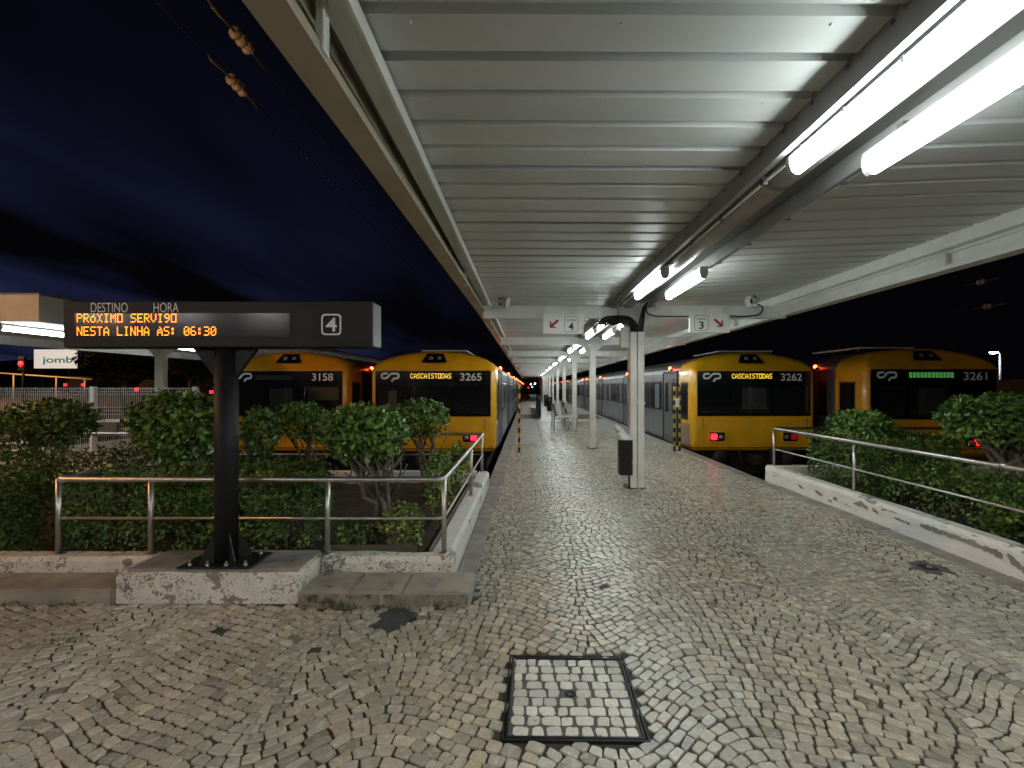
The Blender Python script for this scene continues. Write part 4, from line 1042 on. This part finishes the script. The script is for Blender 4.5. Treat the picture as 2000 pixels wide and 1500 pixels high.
# ================================================================== trains
HW = 1.55
SIDE = [(HW - .04, -.03), (HW, .12), (HW, .9), (HW, 1.98), (1.52, 2.10), (1.44, 2.20), (1.30, 2.285), (1.05, 2.375), (.62, 2.462), (.3, 2.49), (0, 2.50)]
OUT = SIDE + [(-x, z) for x, z in SIDE[-2::-1]]
def fore(z): return max(0.0, z - 2.02) * .75 + max(0.0, .25 - z) * .12
def make_train(label, xc, yf, number, led, ledm, ymat, ncars, sides, lit, blinds, panto=None):
    t = thing('train', label, 'train', (xc, yf, -.95), 'trains waiting at the platforms')
    P = lambda x, y, z: (xc + x, yf + y, z)
    # cab shell with a rounded front edge
    mb = MB(); rings = [(0, 0), (.5, 0), (.90, 0), (.935, .004), (.96, .02), (.98, .05), (.993, .09), (1.0, .15)]
    cz = 1.1; n = len(OUT); vs = [P(0, fore(cz), cz)]
    for s_, dy in rings[1:]:
        for x, z in OUT: 
            zz_ = cz + (z - cz) * s_; vs.append(P(x * s_, fore(zz_) + dy, zz_))
    for y in (.8, 1.02):
        for x, z in OUT: vs.append(P(x, y, z))
    fs = [(0, 1 + k, 1 + (k + 1) % n) for k in range(n)]
    for r_ in range(len(rings)):
        for k in range(n): fs.append((1 + r_*n + k, 1 + (r_+1)*n + k, 1 + (r_+1)*n + (k+1) % n, 1 + r_*n + (k+1) % n))
    mb.add(vs, fs, smooth=True); cab = mb.build('cab', ymat, t, fix=True)
    # black mask with windscreen panes
    mx0, mx1, mz0, mz1 = -1.425, 1.425, .86, 1.985
    pz0, pz1 = .93, 1.60
    panes = [(-1.36, -.62), (-.56, .42), (.48, 1.36)]
    mk = MB(); 
    mk.xz(rrect(mx0, mx1, pz1, mz1, .03), yf - .014, yf + .004); 
    mk2 = MB(); mk2.v = [(x + xc, y, z) for x, y, z in mk.v]; mk2.f = mk.f; mk2.sm = mk.sm
    mask = mk2.build('front_mask', 'mask', t)
    MB().box(xc + mx0, xc + mx1, yf - .013, yf + .004, mz0, pz0).build('mask_sill', 'mask', t)
    xs_ = [mx0] + [v_ for p in panes for v_ in p] + [mx1]
    for k in range(0, len(xs_), 2): MB().box(xc + xs_[k], xc + xs_[k + 1], yf - .0128, yf + .004, pz0, pz1).build('mask_pillar', 'mask', t)
    for x0, x1 in panes:
        MB().box(xc + x0, xc + x1, yf - .008, yf - .004, pz0, pz1).build('windscreen', 'glass', t)
    MB().box(xc - 1.38, xc + 1.38, yf - .003, yf - .0012, pz0 - .01, pz1 + .01).build('cab_interior', 'cabin', t)
    for x0, x1, z0, z1 in blinds:
        MB().box(xc + x0, xc + x1, yf - .0038, yf - .0031, z0, z1).build('sun_blind', 'blind', t)
    # marks on the mask: emblem, display, number
    mb = MB(); s_ = .46 / 187.; ox, oz = xc - 1.29, 1.94
    pth = roundpath([(68, 8), (9, 8), (9, 56), (62, 56), (98, 8), (178, 8), (178, 56), (128, 56), (108, 86)], 24, 6)
    ribbon(mb, [(ox + p * s_, oz - q * s_) for p, q in pth], .047, yf - .0155); mb.build('emblem', 'print', t)
    if led: led_text(led, xc - .56, xc + .45, 1.80, 1.925, yf - .0155, 'led_display', ledm, t, .86)
    else: MB().box(xc - .75, xc + .2, yf - .0158, yf - .0145, 1.77, 1.88).build('blank_display', 'dark', t)
    text_obj(number, xc + .67, xc + 1.20, 1.745, 1.93, yf - .0155, 'number', 'print', t, bold=.012)
    for wx, wl in ((-1.0, .42), (.95, -.42), (-.1, .4)):
        MB().tube([P(wx, -.016, .895), P(wx, -.03, .905), P(wx + wl * .6, -.028, 1.12)], .008, 5).build('wiper_arm', 'rubber', t)
        MB().tube([P(wx + wl * .25, -.020, .97), P(wx + wl * 1.1, -.020, 1.28)], .007, 5).build('wiper_blade', 'rubber', t)
    for sx in (-1, 1):
        MB().tube(roundpath([P(sx * 1.30, -.0, .56), P(sx * 1.30, -.06, .56), P(sx * 1.30, -.06, .80), P(sx * 1.30, -.0, .80)], .03), .012, 6).build('grab_rail', 'galv', t)
        MB().tube(roundpath([P(sx * .38, .02, .02), P(sx * .40, -.12, -.10), P(sx * .36, -.14, -.38), P(sx * .22, -.05, -.42)], .1), .022, 7).build('brake_hose', 'rubber', t)
    MB().box(xc - 1.42, xc + 1.42, yf - .03, yf + .01, 1.995, 2.015).build('rain_strip', ymat, t)
    # roof headlamp pod following the slope of the forehead
    def podpt(x, z, o): return P(x, fore(z) - o, z)
    mb = MB(); tr = [(-.31, 2.20), (.31, 2.20), (.30, 2.25), (.20, 2.435), (-.20, 2.435), (-.30, 2.25)]
    mb.add([podpt(x, z, .02) for x, z in tr] + [podpt(x, z, -.02) for x, z in tr], [tuple(range(6))] + [(i, 6 + i, 6 + (i+1) % 6, (i+1) % 6) for i in range(6)])
    mb.build('headlamp_pod', 'mask', t, fix=True)
    for sx in (-.10, .12):
        MB().lathe(podpt(sx, 2.32, .02), (0, -1, .6), [(.055, 0), (.055, .008), (.04, .01), (0, .004)], 12).build('headlamp', 'lens', t)
    # lower lamp clusters
    for sd in (-1, 1):
        cx_ = sd * .92
        mb = MB(); ring(mb, [(xc + p, q) for p, q in rrect(cx_ - .235, cx_ + .215, .20, .475, .06)], [(xc + p, q) for p, q in rrect(cx_ - .19, cx_ + .19, .225, .45, .04)], yf - .012, yf + .01); mb.build('lamp_surround', ymat, t)
        MB().xz([(xc + p, q) for p, q in rrect(cx_ - .19, cx_ + .19, .225, .45, .04)], yf - .004, yf + .01).build('lamp_housing', 'mask', t)
        MB().xz([(xc + cx_ + sd * .085 + p, q) for p, q in rrect(-.075, .075, .265, .41, .03)], yf - .022, yf - .0035).build('tail_light', 'red' if lit == 2 or (lit == 1 and sd == 1) or (lit == 3 and sd == -1) else 'reddim', t)
        MB().lathe(P(cx_ - sd * .10, -.004, .335), (0, -1, 0), [(.055, 0), (.055, .008), (.035, .012), (0, .010)], 12).build('head_light', 'lens', t)
    MB().box(xc - 1.5, xc + 1.5, yf + .012, yf + .03, .055, .07).build('seam', 'under', t)
    # underframe, coupler, bogie
    MB().box(xc - 1.3, xc + 1.3, yf + .25, yf + ncars * 22, -.62, -.04).build('underframe', 'under', t)
    MB().box(xc - .09, xc + .09, yf - .35, yf + .3, -.33, -.12).build('coupler', 'under', t, bevel=.02)
    for sx in (-.87, .87): MB().lathe(P(sx, .3, -.2), (0, -1, 0), [(.06, 0), (.06, .35), (.2, .36), (.21, .40), (0, .42)], 14).build('buffer', 'under', t)
    for yb_ in (2.2, 4.4):
        for sx in (-.83, .83):
            MB().lathe(P(sx - .06, yb_, -.42), (1, 0, 0), [(0, 0), (.42, 0), (.42, .12), (0, .12)], 18).build('wheel', 'under', t)
    # cab sides: window in yellow, louvre below
    for sd in sides:
        X = xc + sd * HW
        def sbox(a, b, y0, y1, z0, z1): 
            x0, x1 = sorted((X + sd * a, X + sd * b)); return MB().box(x0, x1, yf + y0, yf + y1, z0, z1)
        sbox(-.02, .006, .30, .88, .72, 1.72).build('cab_window_frame', 'rubber', t, bevel=.02)
        sbox(.0065, .009, .35, .83, .78, 1.66).build('cab_window', 'mask', t)
        for k in range(16):
            z = .06 + k * .037; sbox(-.01, .012, .18, 1.0, z, z + .02).build('louvre', 'inox', t)
    # carriages
    y0 = 1.022
    for c_ in range(ncars):
        Lc = 21.0
        mb = MB(); vs = []
        for y in (y0, y0 + Lc):
            for x, z in OUT: vs.append(P(x * .995, y, z - .004))
        mb.add(vs, [(k, n + k, n + (k+1) % n, (k+1) % n) for k in range(n)] + [tuple(range(n)), tuple(range(2*n-1, n-1, -1))])
        car = mb.build('carriage', 'inox', t, fix=True)
        for sd in sides:
            X = xc + sd * HW * .995
            def sbox(a, b, ya, yb_, za, zb):
                x0, x1 = sorted((X + sd * a, X + sd * b)); return MB().box(x0, x1, yf + ya, yf + yb_, za, zb)
            for k in range(7):
                z = 1.80 + k * .03; sbox(-.01, .007, y0 + .02, y0 + Lc - .02, z, z + .014).build('rib', 'inox', car)
            for k in range(3):
                z = -.0 + k * .05; sbox(-.01, .008, y0 + .02, y0 + Lc - .02, z, z + .03).build('rib', 'inox', car)
            sbox(-.01, .009, y0 + .02, y0 + Lc - .02, .80, .83).build('rib', 'inox', car)
            doors = [y0 + .12, y0 + 6.0, y0 + 13.2, y0 + 19.3]
            for d_ in doors:
                for yy_ in (d_, d_ + 1.34): sbox(-.02, .028, yy_, yy_ + .055, -.02, 2.02).build('door_frame', 'rubber', car, bevel=.01)
                sbox(-.02, .0275, d_ + .02, d_ + 1.37, 1.985, 2.035).build('door_frame', 'rubber', car, bevel=.01)
                for q in range(2):
                    a = d_ + .06 + q * .64
                    sbox(-.02, .010, a, a + .632, -.02, 1.98).build('door_leaf', 'inoxdoor', car, bevel=.004)
                    sbox(.0, .013, a + .15, a + .48, .85, 1.72).build('door_window', 'mask', car, bevel=.02)
                sbox(.012, .016, d_ + .08, d_ + 1.33, 0.0, .06).build('door_sill', 'inox', car)
                sbox(-.03, .03, d_ + .62, d_ + .74, 2.065, 2.11).build('lamp_base', 'rubber', car)
                MB().lathe((X + sd * .0, yf + d_ + .68, 2.12), (sd, 0, .35), [(.045, 0), (.045, .03), (.03, .05), (0, .055)], 10).build('door_light', 'doorlamp', car)
            for a, b in zip(doors[:-1], doors[1:]):
                w0, w1 = a + 1.55, b - .16; k = max(2, int(round((w1 - w0) / 1.5))); ww = (w1 - w0) / k
                sbox(-.02, .006, w0 - .03, w1 + .03, .86, 1.76).build('window_band', 'rubber', car)
                for q in range(k):
                    sbox(.0062, .010, w0 + q * ww + .025, w0 + (q + 1) * ww - .025, .90, 1.72).build('window', 'mask', car)
                    if q % 3 != 1: sbox(.0063, .0105, w0 + q * ww + ww * .2, w0 + q * ww + ww * .55, .92, 1.69).build('seat_shape', 'seatfab', car)
                    sbox(-.01, .014, w0 + q * ww - .012, w0 + q * ww + .012, .88, 1.74).build('window_bar', 'inox', car)
        y0 += Lc + .55
        if c_ < ncars - 1: MB().box(xc - 1.2, xc + 1.2, yf + y0 - .56, yf + y0 + .01, 0, 2.2).build('gangway', 'under', t)
    if panto:
        MB().box(xc + panto[0], xc + panto[1], yf + 1.2, yf + 3.2, 2.56, 2.59).build('roof_tray', 'whiteold', t)
        for x in panto:
            MB().tube([P(x, 1.3, 2.45), P(x * .97, 1.3, 2.57)], .02, 6).build('tray_leg', 'galv', t)
    return t
make_train('yellow-fronted train numbered 3265 just left of the platform', -2.33, 11.65, '3265', 'CASCAISTODAS', 'ledyel', 'yellow', 4, (1,), 1, [(-1.1, -.9, 1.0, 1.5)], (-.55, .68))
make_train('orange-yellow train numbered 3158 partly hidden by the sign post', -6.06, 11.8, '3158', None, None, 'yellow_old', 2, (1,), 0, [(-.40, .18, 1.0, 1.55), (.55, 1.33, 1.26, 1.58)], None)
make_train('yellow-fronted train numbered 3262 just right of the platform', 5.70, 11.85, '3262', 'CASCAISTODAS', 'ledyel', 'yellow', 4, (-1,), 3, [(-.30, .32, 1.02, 1.56)], (-.4, 1.1))
make_train('dim orange train numbered 3261 at the right frame edge', 9.18, 10.65, '3261', '#%##%#%###%#', 'ledgrn', 'yellow_old', 2, (-1,), 2, [(-.35, .3, 1.0, 1.56), (.55, 1.2, 1.25, 1.55)], (-.8, .55))

# tracks and buffer stops
for k, (xc, nm) in enumerate([(-2.33, 'train numbered 3265'), (-5.98, 'train numbered 3158'), (5.70, 'train numbered 3262'), (9.18, 'train numbered 3261')]):
    bl = ['pale-posted buffer stop behind the dome-clipped shrub', 'buffer stop behind the mushroom-shaped shrub and sign post', 'buffer stop seen past the far end of the right railing', 'buffer stop behind the boxy hedge on the right'][k]
    for sx in (-.83, .83):
        structure(MB().box(xc + sx - .035, xc + sx + .035, 8.2, 120, -.995, -.84).build('rail', 'rail'))
    t = thing('buffer_stop', bl, 'buffer stop', (xc, 9.2, -1.0), 'buffer stops')
    for sx in (-.42, .32):
        MB().box(xc + sx - .055, xc + sx + .055, 9.15, 9.27, -1.0, .02).build('post', 'signw', t, bevel=.008)
        MB().box(xc + sx - .075, xc + sx + .075, 9.12, 9.29, .021, .06).build('cap', 'galv', t)
    MB().box(xc - 1.1, xc + 1.1, 9.28, 9.42, -.62, -.36).build('beam', 'timber', t, bevel=.01)

# ================================================================== overhead line insulators
def insulator(label, x, y, z, discs=3, r=.095, gap=.145):
    t = thing('insulator_string', label, 'insulator', (x, y, z), 'overhead line insulators')
    MB().tube([(x, y - 7, z + .05), (x, y - .25, z)], .009, 5).build('wire', 'cable', t); MB().tube([(x, y + discs * gap + .2, z), (x, y + 22, z - .1)], .009, 5).build('wire', 'cable', t)
    MB().tube([(x, y - .55, z), (x, y - .45, z), (x, y - .3, z), (x, y - .18, z), (x, y, z)], [.012, .035, .03, .018, .016], 8).build('clamp', 'galv', t)
    e = y + discs * gap
    MB().tube([(x, e - .1, z), (x, e + .08, z), (x, e + .25, z), (x, e + .4, z)], [.016, .018, .032, .012], 8).build('clamp', 'galv', t)
    for k in range(discs):
        MB().lathe((x, y + k * gap, z), (0, 1, 0), [(.0, -.02), (.03, -.018), (r * .95, -.004), (r, .012), (r * .93, .024), (.045, .035), (.035, .075), (.0, .08)], 20).build('disc', 'porcelain', t)
insulator('upper string of three pale insulator discs on the overhead wire', -4.0, 6.45, 6.45)
insulator('lower string of three pale insulator discs on the overhead wire', -4.62, 7.35, 6.4)
insulator('small distant insulator string above the train numbered 3261', 15.2, 15.7, 5.1, 2)
insulator('lower of the two distant insulator strings at the right', 16.4, 16.7, 4.45, 2)

# ================================================================== second platform on the left with its canopy
structure(MB().box(-12.4, -7.70, 7.56, 100, -1.2, -.001).build('platform', 'smooth'))
t = thing('platform_canopy', 'tan-faced second platform canopy at the far left with lit soffit', 'canopy', (-9.95, 12.8, 0))
mb = MB(); mb.box(-12.4, -7.47, 7.2, 7.26, 2.60, 3.0); mb.build('front_fascia', 'whiteold', t)
MB().box(-7.53, -7.47, 7.262, 60, 2.60, 3.0).build('side_fascia', 'whiteold', t); MB().box(-12.4, -12.34, 7.262, 60, 2.60, 3.0).build('side_fascia', 'whiteold', t)
MB().box(-12.33, -7.54, 7.27, 60, 2.80, 2.84).build('soffit', 'sheet', t); MB().box(-12.4, -7.47, 7.2, 60, 3.001, 3.03).build('roof', 'galv', t)
for k in range(6):
    yb = 12.8 + 5 * k; cx = -9.95
    MB().box(cx - .12, cx + .12, yb - .09, yb + .09, 0, 2.60).build('column', 'whiteold', t, bevel=.01)
    MB().box(-12.3, -7.55, yb - .06, yb + .06, 2.62, 2.795).build('crossbeam', 'white', t)
    for sx in (-1, 1):
        MB().prism([(cx + sx * .12, 2.62), (cx + sx * .36, 2.62), (cx + sx * .12, 2.36)][::sx], lambda p, q, y: (p, y, q), yb + .02, yb - .02).build('haunch', 'white', t)
for i, y in enumerate((7.6, 8.9, 13.2, 14.6, 18.5, 23.5, 28.5, 33.5)):
    for j, x in enumerate((-9.98,)):
        o = copy_tree(lamp0, (x, y, 2.70)); o['group'] = 'fluorescent lamps under the left canopy'
        o['label'] = f'lit tube lamp under the left canopy, {ORD[i]} from the front'

# mesh fence and handrails in front of it
t = thing('mesh_fence', 'white welded wire mesh fence across the far left', 'fence', (-10.1, 11.0, 0))
for x in (-12.9, -10.14, -7.75):
    MB().box(x - .05, x + .05, 10.96, 11.06, 0, 1.60).build('post', 'white', t, bevel=.004)
for x0, x1 in ((-15.6, -12.96), (-12.84, -10.2), (-10.08, -7.81)):
    mb = MB(); x = x0
    while x < x1:
        mb.box(x - .004, x + .004, 10.996, 11.004, .1, 1.58); x += .05
    for z in (.12, .45, .62, .95, 1.12, 1.42, 1.55): mb.box(x0, x1, 10.985, 10.994, z - .006, z + .006)
    for z in (.54, 1.04, 1.48): mb.box(x0, x1, 10.94, 10.95, z - .005, z + .005)
    mb.build('mesh_panel', 'fence', t)
MB().box(-10.08, -7.8, 10.90, 10.935, .78, .84).build('cross_rail', 'white', t); MB().box(-10.05, -9.5, 10.88, 10.93, .45, .77).build('notice_plate', 'galv', t)
t = thing('handrail', 'white sloping ramp handrail in front of the mesh fence', 'handrail', (-8, 8.5, 0))
MB().tube([(-8.05, 8.55, .76), (-6.9, 8.55, .72)], .025, 8).build('rail', 'white', t); MB().tube([(-7.9, 8.55, .0), (-7.9, 8.55, .76)], .02, 8).build('post', 'white', t)
t = thing('handrail', 'white double handrail at the far left frame edge', 'handrail', (-9.5, 8.9, 0))
MB().tube([(-10.4, 8.9, .48), (-8.85, 8.9, .60)], .025, 8).build('rail', 'white', t); MB().tube([(-10.4, 8.9, .33), (-8.85, 8.9, .45)], .025, 8).build('rail', 'white', t); MB().tube([(-9.2, 8.9, 0), (-9.2, 8.9, .58)], .02, 8).build('post', 'white', t)
MB_ = MB().box(-10.5, -7.0, 8.0, 8.15, -.05, .30).build('low_wall', 'peel2'); tag(MB_, 'low pale wall below the handrails at far left', 'wall')

# ================================================================== street beyond
mb = MB(); mb.add([(-140, 19, 0.0), (-12.6, 19, 0.0), (-12.6, 80, 3.3), (-140, 80, 3.3)], [(0, 1, 2, 3)]); structure(mb.build('street', 'asphalt'))
mb = MB(); vs = []
for i in range(61):
    x = -190 + i * 3.1; zt_ = 5.6 + 1.6 * mnoise.noise((x * .05, 0, 2)) + .8 * mnoise.noise((x * .21, 0, 5))
    vs += [(x, 81, 2.5), (x, 84, zt_), (x, 100, zt_ + 1)]
mb.add(vs, [(3*i+k, 3*i+3+k, 3*i+4+k, 3*i+1+k) for i in range(60) for k in range(2)], smooth=True); structure(mb.build('hill', 'leafhill'))
def street_z(y): return (y - 19) * 3.3 / 61
def car(label, x, y, w=1.75, tail='reddim'):
    z = street_z(y); t = thing('car', label, 'car', (x, y, z), 'cars in the street beyond the fence')
    prof = [(0, .35), (0, .85), (.15, .98), (.55, 1.42), (1.9, 1.45), (2.7, 1.0), (3.9, .85), (4.1, .6), (4.1, .35)]
    mb = MB(); n = len(prof); vs = []
    for sx, ins in ((-1, 0), (1, 0)):
        for p, q in prof: vs.append((x + sx * (w / 2 - max(0, q - .9) * .3), y + p, z + q))
    mb.add(vs, [tuple(range(n)), tuple(range(2*n-1, n-1, -1))] + [(i, n+i, n+(i+1) % n, (i+1) % n) for i in range(n)]); mb.build('body', 'carpaint', t, bevel=.05, fix=True)
    MB().add([(x - w*.36, y + .19, z + 1.0), (x + w*.36, y + .19, z + 1.0), (x + w*.32, y + .5, z + 1.36), (x - w*.32, y + .5, z + 1.36)], [(0, 1, 2, 3)]).build('rear_window', 'mask', t)
    for sx in (-1, 1):
        MB().box(x + sx * w * .40 - .12, x + sx * w * .40 + .12, y - .02, y + .1, z + .68, z + .84).build('tail_light', 'red', t)
        for yy_ in (.8, 3.3):
            MB().lathe((x + sx * (w/2 - .1) - .1, y + yy_, z + .32), (1, 0, 0), [(0, 0), (.32, 0), (.32, .2), (0, .2)], 14).build('wheel', 'rubber', t)
car('car with two lit red tail lights below the billboard', -35.6, 37)
car('car with red lights glimpsed behind the dark tree', -25.0, 31)
car('car with red lights right of the second canopy column', -19.8, 28.5)
def tree(label, x, y, z, h_, cr, n, seed):
    random.seed(seed); t = thing('tree', label, 'tree', (x, y, z), 'trees beyond the fence')
    mb = MB()
    for p, d in crown_pts((x, y, z + h_), cr, cr * .8, cr * .62, n, seed, 2.0, .25, .7):
        add_leaf(mb, p, d + Vector((random.uniform(-1, 1), random.uniform(-1, 1), random.uniform(-.6, .8))), random.uniform(.07, .14), ltint(.4, 1.2))
    mb.build('crown', 'leaff', t)
    mb = MB(); mb.tube([(x, y, z - .2), (x + .05, y, z + h_ * .4), (x, y, z + h_ * .8)], [.14, .11, .07], 8)
    for k in range(7):
        a = k * .9; mb.tube([(x, y, z + h_ * .5), (x + math.cos(a) * cr * .3, y + math.sin(a) * cr * .3, z + h_ * .8), (x + math.cos(a) * cr * .7, y + math.sin(a) * cr * .6, z + h_ * 1.1)], [.06, .04, .02], 6)
    mb.build('trunk', 'bark', t)
tree('dark leafy tree in front of the lit billboard', -19.3, 22.5, .2, 2.75, 1.75, 7000, 41)
tree('dark tree behind the second canopy column', -15.6, 23.5, .2, 2.7, 1.75, 7000, 42)
tree('dark tree between the sign post and the train numbered 3158', -21.5, 30.0, .5, 2.8, 1.8, 5000, 43)
t = thing('billboard', 'white backlit billboard with teal lettering beyond the fence', 'billboard', (-39.9, 40, 1.1))
MB().box(-41.9, -38.4, 40, 40.2, 3.15, 4.75).build('panel', 'bill', t); MB().box(-41.95, -38.35, 39.98, 40.25, 3.05, 3.14).build('frame', 'dark', t)
text_obj('jomb', -41.2, -38.6, 3.45, 4.15, 39.99, 'lettering', 'teal', t, bold=.02)
for x in (-41.3, -39.0): MB().box(x - .08, x + .08, 40.05, 40.2, 1.0, 3.06).build('leg', 'dark', t)
t = thing('traffic_light', 'traffic light showing red near the left frame edge', 'traffic light', (-32.1, 30, .6))
MB().tube([(-32.1, 30, .5), (-32.1, 30, 3.4)], .07, 8).build('pole', 'dark', t); MB().box(-32.3, -31.9, 29.85, 30.05, 2.6, 3.5).build('head', 'dark', t, bevel=.03)
MB().lathe((-32.1, 29.84, 3.05), (0, -1, 0), [(.16, 0), (.14, .04), (0, .06)], 14).build('red_lens', 'red', t)
for z in (3.3, 2.78): MB().lathe((-32.1, 29.84, z), (0, -1, 0), [(.1, 0), (.09, .02), (0, .03)], 12).build('lens', 'mask', t)
t = thing('guard_rail', 'pale roadside guard rail sloping down at the far left', 'guard rail', (-34, 33, .8))
MB().tube([(-40, 33, 2.75), (-30.5, 33, 2.1)], .06, 6).build('rail', 'fence', t)
for x in (-39, -36, -33, -31): MB().tube([(x, 33, .7), (x, 33, 2.75 + (x + 40) * -.068)], .05, 6).build('post', 'fence', t)

def street_lamp(label, x, y, z0, z1, arm, m, power, color, tilt=(0, 0, 0)):
    t = thing('street_lamp', label, 'street lamp', (x, y, z0), 'street lamps')
    MB().tube([(x, y, z0), (x, y, z0 + .8), (x, y, z1)], [.10, .07, .05], 10).build('pole', 'galv', t)
    MB().tube(roundpath([(x, y, z1 - .1), (x, y, z1 + .15), (x + arm[0], y + arm[1], z1 + .25)], .2), .035, 8).build('arm', 'galv', t)
    hx, hy = x + arm[0], y + arm[1]
    MB().lathe((hx, hy, z1 + .32), (0, 0, -1), [(0, 0), (.12, .02), (.24, .10), (.25, .14)], 16).build('hood', 'galv', t)
    MB().lathe((hx, hy, z1 + .18), (0, 0, -1), [(.22, 0), (.16, .08), (0, .11)], 16).build('bulb', m, t)
    if power:
        ld = bpy.data.lights.new('lamp_light', 'POINT'); ld.energy = power; ld.color = color; ld.shadow_soft_size = .16
        lo = bpy.data.objects.new('lamp_light', ld); COL.objects.link(lo); lo.parent = t; lo.location = Vector((hx, hy, z1 - .14)) - W[t]
    return t
street_lamp('sodium street lamp on the forecourt left of the viewer', -11.5, 1.2, 0, 5.4, (.9, .5), 'sodium', SODIUM_W, (1.0, .50, .20))
street_lamp('sodium street lamp over the road at far left', -33, 27, .4, 6.5, (-.8, 0), 'sodium', 1800, (1.0, .42, .12))
street_lamp('cold white lamp behind the train numbered 3261', 30.6, 30.5, -1, 3.65, (-.4, 0), 'coldlamp', 60, (.8, .88, 1))
t = MB().box(12.6, 34, 15, 15.3, -1, 1.82).build('boundary_wall', 'wall'); tag(t, 'low ochre wall behind the rightmost train', 'wall')
# signals at the end of the line
for k, (x, y, z, m) in enumerate([(.2, 92, 1.4, 'red'), (1.0, 96, 1.5, 'siggreen'), (.75, 99, 2.1, 'coldlamp'), (1.6, 98, 2.2, 'coldlamp')]):
    t = thing('signal', ['distant red railway signal past the platform end', 'distant green railway signal past the platform end', 'distant white lamp past the platform end, left', 'distant white lamp past the platform end, right'][k], 'signal', (x, y, -1), 'signals at the end of the line')
    MB().tube([(x, y, -1), (x, y, z + .3)], .05, 6).build('post', 'dark', t); MB().box(x - .2, x + .2, y, y + .15, z - .3, z + .3).build('head', 'dark', t)
    MB().lathe((x, y, z), (0, -1, 0), [(.12, 0), (.1, .04), (0, .05)], 10).build('lens', m, t)
